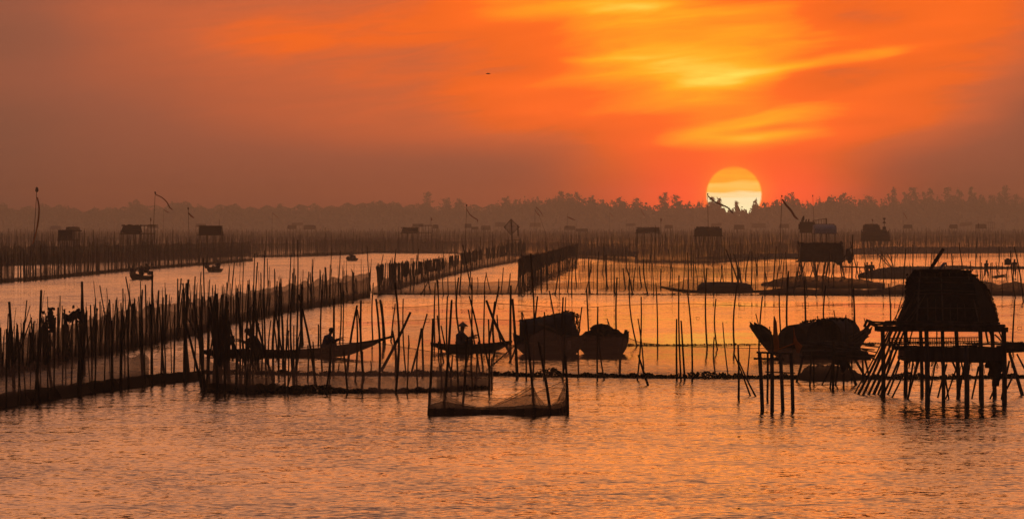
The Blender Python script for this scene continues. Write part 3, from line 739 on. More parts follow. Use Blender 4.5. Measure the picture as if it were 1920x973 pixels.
poles('poles round the long boat', 'in the stand round the long boat from the thicket', P1, 1)
P2 = [(816, 530, 815, 640, 3.2), (821, 525, 824, 640, 3), (820, 591, 832, 680, 3.5), (827, 610, 845, 695, 3.5), (839, 555, 840, 698, 3.5), (860, 520, 865, 642, 4), (880, 555, 906, 695, 4), (885, 520, 883, 695, 3.5),
      (878, 580, 900, 700, 3.5), (855, 640, 859, 732, 4), (897, 640, 892, 722, 4), (907, 640, 918, 690, 4.5), (909, 545, 907, 643, 3.2), (916, 598, 917, 735, 4), (936, 537, 917, 640, 4), (928, 565, 928, 662, 4.5),
      (958, 535, 957, 655, 5), (922, 670, 923, 727, 3), (987, 628, 915, 692, 3), (961, 560, 970, 708, 6), (968, 645, 955, 680, 4), (912, 563, 957, 662, 6), (822, 640, 826, 700, 3), (885, 635, 872, 700, 3), (932, 590, 940, 645, 3.5)]
poles('poles round the hat wearer', 'in the stand round the hat wearer towards covered boat', P2, 2)
P3 = [(995, 475, 1000, 700, 3.6), (1008, 555, 1000, 640, 4), (978, 585, 987, 712, 3.5), (1021, 585, 1020, 710, 3.2), (1030, 545, 1060, 690, 3.5), (1056, 557, 1057, 700, 4), (1061, 557, 1056, 640, 2.5), (1059, 590, 1055, 710, 3.4),
      (1091, 575, 1085, 705, 3.2), (1100, 542, 1106, 660, 3.4), (1121, 575, 1120, 712, 3.5), (1121, 600, 1133, 712, 3), (1139, 598, 1146, 650, 2.4), (1157, 520, 1157, 660, 3.6), (1173, 618, 1162, 700, 5), (1180, 525, 1194, 648, 3),
      (1202, 556, 1195, 712, 3.2), (1196, 597, 1207, 690, 3), (1197, 665, 1215, 722, 4.5), (1230, 530, 1233, 652, 2.8), (1269, 598, 1269, 712, 4), (1273, 516, 1277, 714, 3.4), (1277, 601, 1284, 712, 4), (1289, 546, 1298, 714, 3.6),
      (1325, 502, 1326, 655, 3.4), (1343, 560, 1345, 655, 3), (1339, 632, 1341, 700, 3.2), (1355, 604, 1365, 702, 2.6), (1383, 534, 1377, 655, 3.6), (1430, 555, 1423, 655, 3.4), (1461, 547, 1466, 652, 3.2), (1479, 508, 1477, 652, 4),
      (1508, 525, 1511, 650, 4), (1549, 535, 1549, 650, 3.4), (1564, 582, 1572, 650, 2.6), (1600, 537, 1603, 652, 4), (1666, 532, 1667, 650, 3.2), (1903, 562, 1898, 652, 3.6)]
poles('poles between covered boat and lattice hut', 'in the stand from covered boat to lattice hut', P3, 3)
poles('poles beside the stilted stand', 'in the small leaning cluster beside the stilted stand',
      [(1384, 647, 1385, 747, 4.5), (1377, 664, 1407, 742, 3.4), (1385, 675, 1417, 743, 3.6), (1406, 646, 1401, 706, 3)], 4)
P5 = []
r_ = random.Random(31)
xs = [702, 716, 730, 771, 812, 860, 905, 940, 972]
for x in range(700, 1000, 11):
    xb = x + r_.uniform(-4, 4); tall = r_.random() < .3
    P5.append((xb + r_.gauss(0, 6), (470 if tall else 510) + r_.uniform(-12, 14), xb, r_.uniform(548, 555), r_.uniform(1.8, 3)))
poles('poles of the close row', 'along the close row in front of the brushwood fence', P5, 5)
P6 = []
for x in range(1000, 1500, 12):
    xb = x + r_.uniform(-5, 5)
    P6.append((xb + r_.gauss(0, 5), r_.uniform(470, 505), xb, r_.choice([553, 554, 548, 542, 538]), r_.uniform(1.8, 3)))
for q in [(1104, 482, 1107, 552, 2.6), (1152, 478, 1153, 553, 2.4), (1174, 500, 1186, 553, 3), (1361, 467, 1384, 528, 3), (1376, 475, 1383, 530, 3), (1383, 501, 1390, 532, 3), (1406, 472, 1398, 525, 2.6), (1456, 462, 1450, 552, 3)]:
    P6.append(q)
poles('poles of the long tall row', 'in the tall row from black fence to box hut', P6, 6)
P7 = []
for k in range(34):
    xb = 1490 + k * 12.7 + r_.uniform(-4, 4)
    P7.append((xb + r_.gauss(0, 4), r_.uniform(462, 515), xb, r_.choice([553, 555, 548, 520]), r_.uniform(1.6, 2.6)))
poles('poles behind the huts', 'in the row behind box hut and lattice hut', P7, 7)
P8 = []
for k in range(20):
    xb = 1090 + k * 41.0 + r_.uniform(-7, 7); yb = r_.choice([508, 515, 500])
    P8.append((xb + r_.gauss(0, 3), r_.uniform(452, 475), xb, yb, r_.uniform(1.3, 2.0)))
poles('distant thin poles', 'along the distant thin row across the glowing water', P8, 8)
poles('poles standing above the channel fence', 'of the tall ones overtopping the channel fence',
      [(153, 528, 158, 700, 6), (187, 535, 206, 640, 2.6), (112, 554, 104, 668, 2.4), (60, 595, 20, 700, 3.4), (231, 541, 234, 655, 3), (263, 527, 264, 652, 2.4), (366, 518, 367, 625, 3.2), (377, 510, 374, 622, 2.6), (515, 504, 516, 588, 2.6), (551, 503, 552, 580, 2.6), (352, 597, 383, 660, 3.2)], 9)
poles('stray poles near the box hut', 'of the stray ones beside the box hut',
      [(1599, 440, 1598, 556, 3), (1594, 452, 1612, 527, 2), (1640, 468, 1668, 500, 2), (1650, 470, 1672, 502, 2), (1662, 474, 1676, 502, 2), (1669, 472, 1674, 500, 2), (1798, 455, 1812, 552, 2.6), (1838, 480, 1842, 553, 2.4), (1860, 492, 1859, 556, 2.2),
       (1895, 470, 1904, 560, 2.4), (1902, 462, 1919, 566, 3), (1889, 500, 1887, 524, 2)], 10)

# ------------------------------------------------------------------ huts and platforms
def bam(b, x0, y0, x1, y1, w, d0, d1=None):
    """a bamboo between two photo pixels at distances d0, d1, w pixels thick"""
    d1 = d0 if d1 is None else d1; p = pt(x0, y0, d0); q = pt(x1, y1, d1)
    b.path([p, p.lerp(q, .5) + Vector((0, 0, random.Random(int(x0 * 7 + y1)).uniform(-.01, .015))), q], [w * d0 / F / 2, w * d0 / F / 2, w * d0 / F * .42], 7)
    return b
def big_hut():
    d = 147.0; s = d / F
    o = thing('stilt_hut', pt(1780, 757, 145), 'large dark stilt hut with bamboo lattice over its rounded back wall', 'hut', 'huts on stilts')
    # walls: a curved shell lofted between the two end arches
    R = [(1841, 611, 0), (1834, 570, .25), (1828, 540, .5), (1822, 517, .8), (1818, 509, 1.0), (1828, 517, 1.25), (1841, 530, 1.55), (1853, 548, 1.85), (1863, 571, 2.05), (1869, 590, 2.15), (1873, 611, 2.2)]
    L = [(1684, 611, 0), (1697, 575, .25), (1699, 548, .5), (1700, 524, .8), (1712, 508, 1.0), (1714, 510, 1.25), (1712, 520, 1.55), (1704, 540, 1.85), (1697, 565, 2.05), (1688, 590, 2.15), (1679, 611, 2.2)]
    rn = random.Random(3)
    secs = []
    for k in range(13):
        u = k / 12
        secs.append([pt(a[0] + (c[0] - a[0]) * u, a[1] + (c[1] - a[1]) * u + (rn.uniform(-.8, .8) if 0 < k < 12 else 0), d, a[2]) for a, c in zip(L, R)])
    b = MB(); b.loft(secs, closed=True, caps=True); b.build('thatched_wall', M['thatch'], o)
    b = MB()   # ridge cap and its ragged eaves
    b.beam(pt(1714, 507.5, d, 1.0), pt(1821, 509, d, 1.0), .5, .05)
    b.beam(pt(1813, 515, d, .8), pt(1828, 517, d, .9), .35, .05); b.beam(pt(1726, 505.5, d, 1.1), pt(1800, 506, d, 1.1), .3, .03)
    b.build('ridge_cap', M['thatch'], o)
    for i, (x0, y0, x1, y1, w) in enumerate([(1725, 507, 1719, 602, 3.4), (1738, 513, 1740, 602, 2.6), (1753, 512, 1755, 602, 2.2), (1764, 509, 1768, 602, 3.4), (1780, 512, 1782, 602, 2.0), (1793, 513, 1796, 602, 2.0), (1805, 512, 1810, 602, 2.2), (1813, 506, 1835, 602, 3.2)]):
        b = MB(); bam(b, x0, y0, x1, y1, w, d + .92, d - .08); b.build('lattice_upright', M['bamboo'], o)
    for (x0, x1, y, dd) in [(1716, 1822, 519, .75), (1717, 1824, 530, .58), (1718, 1826, 545, .42), (1713, 1830, 551, .34), (1712, 1836, 577, .12)]:
        b = MB(); bam(b, x0, y, x1, y + .5, 2.0, d + dd - .12); b.build('lattice_rail', M['bamboo'], o)
    b = MB()   # loose canes leaning on the west end
    for k in range(16):
        x0 = 1675 + k * 2.2 + rn.uniform(-2, 2); bam(b, x0, 602, x0 + rn.uniform(16, 30), rn.uniform(545, 575), 1.8, d - .1 + rn.uniform(0, .5), d + .3)
    b.build('leaning_canes', M['bamboo'], o)
    # deck
    b = MB()
    b.beam(pt(1640, 616, d - .5), pt(1890, 618, d - .5), .16, .12); b.build('deck_beam', M['wood'], o)
    b = MB(); b.beam(pt(1645, 617, d + 3.0), pt(1880, 617, d + 3.0), .16, .12); b.build('deck_beam', M['wood'], o)
    for (x0, x1, y, off, w) in [(1627, 1885, 608, -.45, 4.5), (1659, 1842, 603, -.55, 4), (1628, 1700, 603, -.3, 3.5), (1700, 1885, 611, -.6, 4.5), (1640, 1870, 613.5, -.4, 5)]:
        b = MB(); bam(b, x0, y, x1, y + rn.uniform(-1, 2), w, d + off); b.build('deck_pole', M['wood'], o)
    b = MB()
    for k in range(22): b.beam(pt(1648 + k * 11, 613, d + .1), pt(1648 + k * 11, 612, d + 3.2), .12, .04)
    b.build('deck_slats', M['thatch'], o)
    b = MB(); b.path([pt(1620, 613, d), pt(1626, 600, d), pt(1631, 604, d), pt(1645, 612, d)], [.03, .04, .06, .04], 6); b.build('bundled_rag', M['cloth_d'], o)
    # stilts: front row, back row
    for (x0, y0, x1, y1, w, dd) in [(1698, 620, 1697, 739, 7, 0), (1737, 620, 1740, 757, 7, 0), (1767, 620, 1769, 757, 6, 0), (1838, 620, 1841, 756, 7, 0), (1882, 620, 1883, 757, 8, 0), (1655, 618, 1656, 745, 7, 0),
                                    (1726, 620, 1729, 741, 6, 1), (1793, 620, 1798, 741, 7, 1), (1811, 648, 1813, 762, 8, -1), (1860, 620, 1866, 744, 7, 1), (1737, 648, 1738, 760, 7, -1)]:
        dd0 = D(y1); b = MB(); p = pt(x0, y0, dd0); q = W(x1, y1) + Vector((0, 0, -.5))
        b.path([p, p.lerp(q, .5) + Vector((.015, 0, 0)), q], [w * s / 1.75, w * s / 1.7, w * s / 1.65], 8); b.build('leg', M['wood_grey'] if dd < 0 else M['wood'], o)
    for (x0, y0, x1, y1, w) in [(1775, 682, 1758, 746, 4), (1835, 686, 1822, 748, 4), (1867, 724, 1856, 748, 4), (1786, 678, 1800, 712, 4), (1848, 620, 1853, 646, 4), (1857, 620, 1861, 646, 3), (1865, 627, 1878, 640, 3), (1712, 650, 1704, 690, 3)]:
        b = MB(); bam(b, x0, y0, x1, y1, w, 148); b.build('cross_brace', M['wood'], o)
    # lower platform with its stored racks
    b = MB()
    b.beam(pt(1690, 672, 148), pt(1860, 675, 148), 3.0, .08); b.beam(pt(1672, 652, 146), pt(1880, 655, 146), .12, .10)
    b.beam(pt(1690, 664, 147), pt(1870, 665, 147), 2.4, .24)
    b.beam(pt(1705, 655, 146.4), pt(1900, 655, 146.4), 1.2, .10)
    b.build('lower_deck', M['wood'], o)
    b = MB()
    for (x, y) in [(1667, 634), (1666, 641)]: bam(b, x, y, 1836, y - 1.5, 2.4, 148.5)
    for k in range(38): bam(b, 1668 + k * 4.4 + rn.uniform(-1, 1), 633, 1669 + k * 4.4, 650, 1.2, 148.5)
    for k in range(4): bam(b, 1668, 637 + k * 4, 1832, 636 + k * 4, 1.2, 148.6)
    b.build('rail_lattice', M['wood'], o)
    b = MB(); r = random.Random(9)   # dark cloth hung at the east side
    for (x0, x1, y0, y1) in [(1846, 1884, 662, 690), (1852, 1880, 680, 706), (1860, 1876, 700, 724)]:
        secs = []
        for k in range(6):
            u = k / 5; y = y0 + (y1 - y0) * u; w = 1 - .15 * u
            cx = (x0 + x1) / 2 + r.uniform(-1.5, 1.5); hw = (x1 - x0) / 2 * w
            secs.append([pt(cx + hw * math.cos(a) * (1 + .1 * math.sin(3 * a + k)), y, 146.6 + .25 * math.sin(a)) for a in [i * math.pi / 5 for i in range(10)]])
        b.loft(secs)
    b.build('hung_cloth', M['cloth_d'], o, smooth=True)
    return o
big_hut()
def hut_details():
    o = bpy.data.objects['stilt_hut']; r = random.Random(12); d = 147.0
    b = MB()
    for k in range(520):
        q = r.random()
        if q < .25: x = r.uniform(1712, 1824); y = 508 + abs(r.gauss(0, 1.2)) - r.random() * 2.5; o_ = 1.0
        elif q < .5: u = r.random(); x = pl([(0, 1822), (.2, 1841), (.45, 1855), (.7, 1865), (1, 1873)], u) + r.gauss(0, .8); y = pl([(0, 514), (.2, 529), (.45, 547), (.7, 572), (1, 606)], u); o_ = 1.7
        elif q < .75: u = r.random(); x = pl([(0, 1702), (.3, 1698), (.6, 1697), (.8, 1690), (1, 1680)], u) + r.gauss(0, 1); y = 514 + 92 * u; o_ = .6
        else: x = r.uniform(1690, 1870); y = r.uniform(604, 612); o_ = -.1
        b.leaf(pt(x, y, d, o_), r.uniform(.015, .045), r)
    b.build('thatch_fringe', M['thatch'], o)
    for k in range(26):   # thin braces and hanging sticks under both decks
        x = r.uniform(1690, 1900); y0 = r.choice([620, 648, 676]); b = MB()
        if y0 == 620: bam(b, x, y0, x + r.uniform(-14, 14), 652, r.uniform(1.6, 3.4), 148 + r.uniform(-.8, 1.5))
        elif y0 == 648: bam(b, x, y0, x + r.uniform(-20, 20), r.uniform(676, 700), r.uniform(1.4, 3), 147 + r.uniform(-.8, 1.5))
        else: bam(b, x, y0, x + r.uniform(-26, 26), D(748) and 748, r.uniform(2, 4), D(748))
        b.build('thin_brace', M['wood'], o)
    for k in range(26):
        x = r.uniform(1700, 1890); p = pt(x, 674, 147.5 + r.uniform(-1, 1)); q = p + Vector((r.uniform(-.1, .1), 0, -r.uniform(.1, .45))); b = MB(); b.path([p, p.lerp(q, .5) + Vector((r.uniform(-.04, .04), 0, 0)), q], .007, 4); b.build('hanging_rope', M['stake'], o)
    b = MB()   # sticks lying along the deck edges
    for k in range(20):
        x = r.uniform(1640, 1850); y = r.choice([609, 612, 646, 650, 668]) + r.uniform(-2, 2); bam(b, x, y, x + r.uniform(25, 70), y + r.uniform(-4, 4), r.uniform(1.5, 3), 146.2 + r.uniform(-.2, .4))
    b.build('lattice_sticks', M['wood'], o)
hut_details()
def leaning_pole(label, x0, y0, x1, y1, w, mat='wood', group='props leaning on the lattice hut'):
    base = W(x1, y1); d = base.y; b = MB(); p = pt(x0, y0, d + .8)
    q = base + (base - p).normalized() * .4
    b.path([q, q.lerp(p, .5) + Vector((.01, 0, -.02)), p], [w * d / F / 2 * 1.05, w * d / F / 2, w * d / F / 2 * .8], 7)
    tag(b.build('leaning_pole', M[mat], org=base), label, 'pole', group)
for i, q in enumerate([(1669, 620, 1609, 739, 5), (1673, 620, 1618, 740, 5), (1681, 620, 1628, 740, 5), (1688, 620, 1638, 739, 6), (1695, 621, 1646, 739, 4.5), (1687, 679, 1664, 740, 4), (1700, 640, 1655, 742, 4.5), (1664, 622, 1602, 737, 3), (1678, 640, 1650, 744, 3), (1705, 676, 1672, 745, 3.4), (1660, 640, 1622, 732, 2.6)]):
    leaning_pole('slanting prop, %s of the fan leaning on the lattice hut, counted from its outer side' % ordn(i), *q)
leaning_pole('stout slanting prop under the walkway beyond the lattice hut', 1893, 662, 1917, 741, 7)
leaning_pole('crossed thin prop between the last hut legs and the walkway', 1902, 699, 1884, 733, 4)
leaning_pole('short leaning prop below the walkway end', 1907, 664, 1926, 700, 4)
def roof_mast():
    o = MB(); o.path([pt(1744, 506, 148.2), pt(1757, 485, 148.2), pt(1769, 466, 148.2)], [.045, .05, .042], 8)
    tag(o.build('mast', M['wood'], org=pt(1744, 506, 148.2)), 'thick slanting spar jutting up from the lattice hut roof', 'spar')
    b = MB(); c = pt(1761, 505, 148.0)
    b.path([c, c + Vector((.05, 0, .05)), c + Vector((.1, 0, .11)), c + Vector((.12, 0, .17))], [.02, .035, .04, .02], 7)
    b.path([c + Vector((.11, 0, .15)), c + Vector((.17, 0, .15)), c + Vector((.19, 0, .08))], [.02, .03, .012], 6)
    tag(b.build('plastic_bag', M['metal'], org=c), 'pale crumpled plastic bag caught on the lattice hut roof', 'bag')
roof_mast()
def walkway():
    o = thing('walkway', pt(1900, 655, 146), 'narrow pole walkway running out past the lattice hut at knee height', 'walkway')
    for (y, w, x1) in [(649, 5, 1985), (654, 6, 1990), (659, 5, 1985)]:
        b = MB(); bam(b, 1868, y + 1, x1, y - 2, w, 145 + y * .002); b.build('runner', M['wood'], o)
    for (x0, y0, x1, y1, w) in [(1935, 656, 1936, 757, 7), (1975, 656, 1976, 754, 7)]:
        b = MB(); bam(b, x0, y0, x1, y1 + 12, w, 145); b.build('leg', M['wood'], o)
    b = MB(); r = random.Random(4)
    for k in range(14): bam(b, 1880 + r.uniform(-8, 40), 647 + r.uniform(-5, 1), 1900 + r.uniform(0, 60), 646 + r.uniform(-4, 2), 1.6, 145 + r.uniform(-.2, .4))
    b.build('loose_sticks', M['wood'], o)
walkway()
def stand():
    d = 141.0; o = thing('post_stand', W(1456, 769), 'small stand of four stout posts carrying one board beside the roofed boat', 'stand')
    for (x0, y0, x1, y1, w, mt) in [(1424, 662, 1431, 768, 6.4, 'wood_grey'), (1447, 662, 1447.5, 769, 6.4, 'wood_grey'), (1463, 662, 1469, 770, 6, 'wood_grey'), (1483, 662, 1487.5, 769, 6, 'wood_grey'), (1439.5, 662, 1438, 748, 3.6, 'wood')]:
        dd = D(y1); b = MB(); p = pt(x0, y0, dd); q = W(x1, y1) + Vector((0, 0, -.5)); b.path([p, p.lerp(q, .4) + Vector((.008, 0, 0)), q], [w * dd / F / 1.75, w * dd / F / 1.7, w * dd / F / 1.65], 9); b.build('post', M[mt], o)
    b = MB(); b.beam(pt(1419, 660.5, d - .1), pt(1487, 662.5, d - .1), .5, .04); b.build('top_board', M['wood'], o)
    b = MB(); b.beam(pt(1413, 672, d - .25), pt(1470, 673, d - .2), .06, .05); b.build('cross_bar', M['wood'], o)
    b = MB(); b.beam(pt(1435, 697, d - .2), pt(1491, 699, d - .2), .04, .03); b.build('cross_bar', M['wood'], o)
    f = thing('signal_flag', pt(1450, 662, d), 'furled orange cloth on an upright stick, the taller one on the post stand', 'flag', 'orange flags on the post stand')
    b = MB(); bam(b, 1449, 662, 1451.5, 592, 1.6, d); b.build('flagpole', M['stake'], f)
    b = MB(); b.path([pt(1451.5, 592, d), pt(1453, 605, d), pt(1453.5, 622, d), pt(1455, 640, d), pt(1456, 653, d), pt(1452, 661, d)], [.008, .045, .055, .075, .065, .03], 7, .4); b.build('cloth', M['cloth_o'], f)
    f = thing('signal_flag', pt(1488, 662, d), 'orange cloth bundled round a short stick, the lower one on the post stand', 'flag', 'orange flags on the post stand')
    b = MB(); bam(b, 1487, 662, 1487.5, 611, 1.5, d); b.build('flagpole', M['stake'], f)
    b = MB(); b.path([pt(1487.5, 612, d), pt(1489, 628, d), pt(1491, 640, d), pt(1498, 650, d), pt(1496, 661, d)], [.012, .025, .05, .09, .03], 7, .5); b.build('cloth', M['cloth_o'], f)
    b = MB(); b.path([pt(1452, 658, d - .05), pt(1470, 651, d - .05), pt(1489, 644, d - .05)], .018, 6, 1); tag(b.build('orange_rod', M['cloth_o'], org=pt(1452, 658, d)), 'slim orange rod lying between the two orange flags', 'rod')
stand()
def bamboo_pile():
    r = random.Random(6); d = 163.0
    o = thing('pole_platform', W(1560, 722), 'heap of bamboo poles piled on a rickety trestle in front of the roofed boat', 'platform')
    for k in range(30):
        x0 = 1498 + r.uniform(-4, 60); x1 = x0 + r.uniform(50, 110); y0 = r.uniform(645, 668); sl = r.uniform(.02, .16)
        x1 = min(x1, 1640); b = MB(); bam(b, x0, y0 - 6, x1, min(674, y0 - 6 + sl * (x1 - x0)), r.uniform(3, 4.6), d + r.uniform(-.6, .9)); b.build('piled_pole', M['bamboo'] if k % 3 else M['wood'], o)
    b = MB()
    for (y, a, c) in [(669, 1500, 1630), (660, 1506, 1625)]: b.beam(pt(a, y, d), pt(c, y + 2, d), 1.6, .10)
    b.build('trestle_top', M['wood'], o)
    for (x0, y0, x1, y1, w) in [(1508, 660, 1488, 716, 5), (1521, 660, 1517, 724, 4), (1526, 660, 1525, 718, 3.2), (1562, 665, 1554, 728, 3.6), (1563, 640, 1561, 730, 5), (1572, 680, 1563, 722, 4), (1585, 668, 1612, 722, 6), (1600, 668, 1632, 706, 5), (1617, 668, 1618, 712, 4),
                             (1582, 700, 1580, 728, 4), (1589, 670, 1588, 712, 3), (1597, 672, 1596, 714, 3), (1568, 668, 1530, 722, 3), (1620, 665, 1634, 712, 4), (1605, 652, 1640, 674, 4), (1622, 648, 1650, 651, 2.4), (1616, 655, 1646, 661, 2.4)]:
        b = MB(); dd = min(170, D(y1)) if y1 > 700 else d; p = pt(x0, y0, dd); q = pt(x1, y1, dd) + Vector((0, 0, -.3 if y1 > 700 else 0)); b.path([p, p.lerp(q, .5) + Vector((.01, 0, 0)), q], [w * dd / F / 2] * 3, 7); b.build('leg', M['wood'], o)
    b = MB()
    b.path([pt(1568, 664, d - .6), pt(1570, 675, d - .6), pt(1568, 684, d - .6)], [.12, .11, .05], 8, .6); b.path([pt(1579, 664, d - .7), pt(1580, 680, d - .7), pt(1582, 690, d - .7), pt(1579, 699, d - .7)], [.12, .11, .09, .04], 8, .6)
    b.build('hung_cloth', M['cloth_d'], o)
    b = MB(); b.path([pt(1532, 718, 165), pt(1528, 722, 165), pt(1524, 725, 165)], [.02, .07, .09], 7); b.build('rag_on_brace', M['cloth_d'], o)
bamboo_pile()

def stilt_hut(px0, px1, yt, yf, yb, style, label, group='huts far out in the stake field', legs=True, depth=2.6, mat='thatch', roofmat=None, porch=None, lean_legs=False, seed=0):
    d = D(yb); r = random.Random(seed + int(px0)); s = d / F
    o = thing('watch_hut', W((px0 + px1) / 2, yb), label, 'hut', group)
    zf = HCAM - (yf - HY) * s; zt = HCAM - (yt - HY) * s; x0 = (px0 - 960) * s; x1 = (px1 - 960) * s; w = x1 - x0; h = zt - zf
    rm = M[roofmat or mat]
    if style == 'box':         # flat sided hut, slightly wider at the floor
        b = MB(); b.loft([[(x0 + .04 * w, d, zt), (x1 - .02 * w, d, zt), (x1 - .02 * w, d + depth, zt - .1), (x0 + .04 * w, d + depth, zt - .1)][::-1], [(x0, d - .1, zf), (x1, d - .1, zf), (x1, d + depth, zf), (x0, d + depth, zf)][::-1]]); b.build('wall', M[mat], o)
        b = MB(); b.beam((x0 + .01 * w, d + depth / 2, zt + .02), (x1, d + depth / 2, zt + .02), depth * 1.1, .07); b.build('roof', rm, o)
    elif style in ('barrel', 'tilt'):
        n = 10; A = [math.pi * k / n for k in range(n + 1)]
        lift = h * .18 if style == 'tilt' else 0
        def sec(x, k_, up): return [(x + (w * .06 if c < 0 else 0) * 0, d + depth / 2 - depth / 2 * math.cos(a), zf + up + (h - lift) * math.sin(a) ** .62) for a in A for c in (1,)]
        hh = h
        S = []
        for (u_, k_) in ((0, .55), (.03, .80), (.08, .93), (.16, 1.0), (.35, .985), (.5, 1.0), (.7, .97), (.82, 1.0), (.91, .93), (.97, .78), (1, .5)) if style == 'barrel' else ((0, .8), (.06, 1), (.5, .97), (.95, 1), (1, .7)):
            h = hh * k_; S.append([(x, y, z + lift * u_) for x, y, z in sec(x0 + w * u_, 0, 0)])
        h = hh
        b = MB(); b.loft(S, closed=True, caps=False); b.build('roof', rm, o)
        b = MB(); b.loft([[Vector((x, y, z)) * 1 for (x, y, z) in [(x0 + e, d + depth / 2 - depth * .48 * math.cos(a), zf + (h - lift) * .96 * math.sin(a) ** .62) for a in A]] for e in (.02, .06)]); b.loft([[(x1 - e, d + depth / 2 - depth * .48 * math.cos(a), zf + lift + (h - lift) * .96 * math.sin(a) ** .62) for a in A] for e in (.06, .02)]); b.build('end_wall', M[mat], o)
    elif style == 'gable':
        ov = .12
        b = MB(); b.box((x0 + .1 * w, d + .2, zf), (x1 - .06 * w, d + depth - .2, zf + h * .45)); b.build('wall', M[mat], o)
        b = MB(); sec = lambda xa, xb: [(xa, d - ov, zf + h * .12), (xb, d + depth / 2, zt), (xa, d + depth + ov, zf + h * .12), (xb, d + depth / 2, zt - .1)]
        b.loft([sec(x0, x0 + .09 * w), sec(x1, x1 - .03 * w)]); b.build('roof', rm, o)
    if px1 - px0 > 26 and style != 'box' or seed == 2:
        b = MB()
        for k in range(260):
            u = r.random(); c = 1.0 if style != 'barrel' else min(1, .55 + 5 * min(u, 1 - u))
            z = zf + h * c + r.gauss(0, .03) if k % 3 else zf + r.gauss(0, .05); b.leaf((x0 + w * u, d + (depth / 2 if k % 3 else -.1), z), r.uniform(.04, .13), r)
        b.build('thatch_leaves', rm, o)
    b = MB(); b.beam((x0 - .05 * w, d + depth / 2, zf - .05), (x1 + .05 * w, d + depth / 2, zf - .05), depth, .10); b.build('floor', M['wood'], o)
    if legs:
        for k in range(4):
            for y in (d + .1, d + depth - .1):
                x = x0 + w * (.04 + .92 * k / 3); dx = r.uniform(-.1, .1) * w if not lean_legs else r.choice([-1, 1]) * r.uniform(.06, .12) * w
                b = MB(); b.tube((x, y, zf - .05), (x + dx, y, -.4), .055 if not lean_legs else .05, .06, 6); b.build('leg', M['wood'], o)
        if lean_legs:
            for k in range(9):
                x = x0 + w * (.05 + .9 * k / 8); dx = r.choice([-1, 1]) * r.uniform(.1, .17) * w
                b = MB(); b.tube((x, d + r.uniform(0, depth), zf - .05), (x + dx, d + r.uniform(0, depth), -.4), .045, .05, 6); b.build('brace', M['wood'], o)
    if porch:
        qx, qt = porch; xa = (qx - 960) * s; e = x1 if qx > px0 else x0; zp = HCAM - (qt - HY) * s
        b = MB(); b.beam((e, d, zp), (xa, d, zp + .03), .12, .12); b.beam((e, d + depth, zp), (xa, d + depth, zp), .12, .12); b.beam((e, d, zf), (xa, d, zf), .10, .10)
        b.beam((e, d + depth / 2, zp + .04), (xa, d + depth / 2, zp + .06), depth * .9, .05)
        b.build('porch_roof', M['wood'], o)
        for k in range(4):
            x = e + (xa - e) * (k + 1) / 4; b = MB(); b.tube((x, d, zp), (x + r.uniform(-.1, .1), d, -.3), .05, .05, 5); b.build('porch_post', M['wood'], o)
    return o
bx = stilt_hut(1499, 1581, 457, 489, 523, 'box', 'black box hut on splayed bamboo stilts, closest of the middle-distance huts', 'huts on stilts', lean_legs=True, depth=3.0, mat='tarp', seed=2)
b = MB(); D5 = D(523); bam(b, 1496, 452, 1500, 462, 2, D5); bam(b, 1496, 452, 1497, 482, 2, D5); bam(b, 1577, 452, 1581, 490, 4, D5); bam(b, 1580, 488, 1596, 463, 2.4, D5); bam(b, 1491, 484, 1500, 486, 3, D5); b.build('corner_pole', M['wood'], bx)
b = MB(); b.loft([[pt(1564, 490, D5 - .3), pt(1582, 490, D5 - .3), pt(1582, 490, D5 + .5), pt(1564, 490, D5 + .5)], [pt(1570, 497, D5 - .2), pt(1576, 497, D5 - .2), pt(1576, 497, D5 + .3), pt(1570, 497, D5 + .3)]]); b.build('hung_cloth', M['cloth_d'], bx)
stilt_hut(1526, 1569, 421, 437, 486, 'barrel', 'raised shelter with a pale curved metal roof behind the box hut', 'huts on stilts', mat='metal', depth=4.5)
stilt_hut(1617, 1668, 431, 451, 478, 'barrel', 'dark round-roofed hut above a tangle of stilts near the mud bank', 'huts on stilts', lean_legs=True, depth=4)
stilt_hut(1620, 1650, 421, 431, 472, 'barrel', 'twin-humped round roof showing just behind the tangle-stilted hut', 'huts on stilts', depth=4)
stilt_hut(1303, 1354, 426, 442, 482, 'barrel', 'lumpy thatched hut on thin stilts directly below the sun', 'huts on stilts', lean_legs=True, depth=3.5)
stilt_hut(1193, 1237, 427, 437, 474, 'tilt', 'long low hut with its roof rising to one end', porch=None, depth=3)
stilt_hut(226, 264, 423, 438, 490, 'gable', 'hut with an open frame porch below the tall streaming pennant', porch=(290, 423), depth=3)
stilt_hut(372, 416, 424, 440, 492, 'box', 'squat dark hut with a slim aerial, before the end of the palisade', depth=3, mat='thatch')
stilt_hut(108, 136, 432, 450, 496, 'box', 'bluish dark hut with a sagging awning near the orange banner', mat='tarp', depth=3, porch=(150, 433))
stilt_hut(123, 147, 425, 433, 470, 'barrel', 'round-roofed hut peeping over the bluish hut', depth=4)
stilt_hut(752, 785, 427, 437, 470, 'gable', 'gabled hut with a long open porch roof beyond the channel end', porch=(810, 423), depth=3)
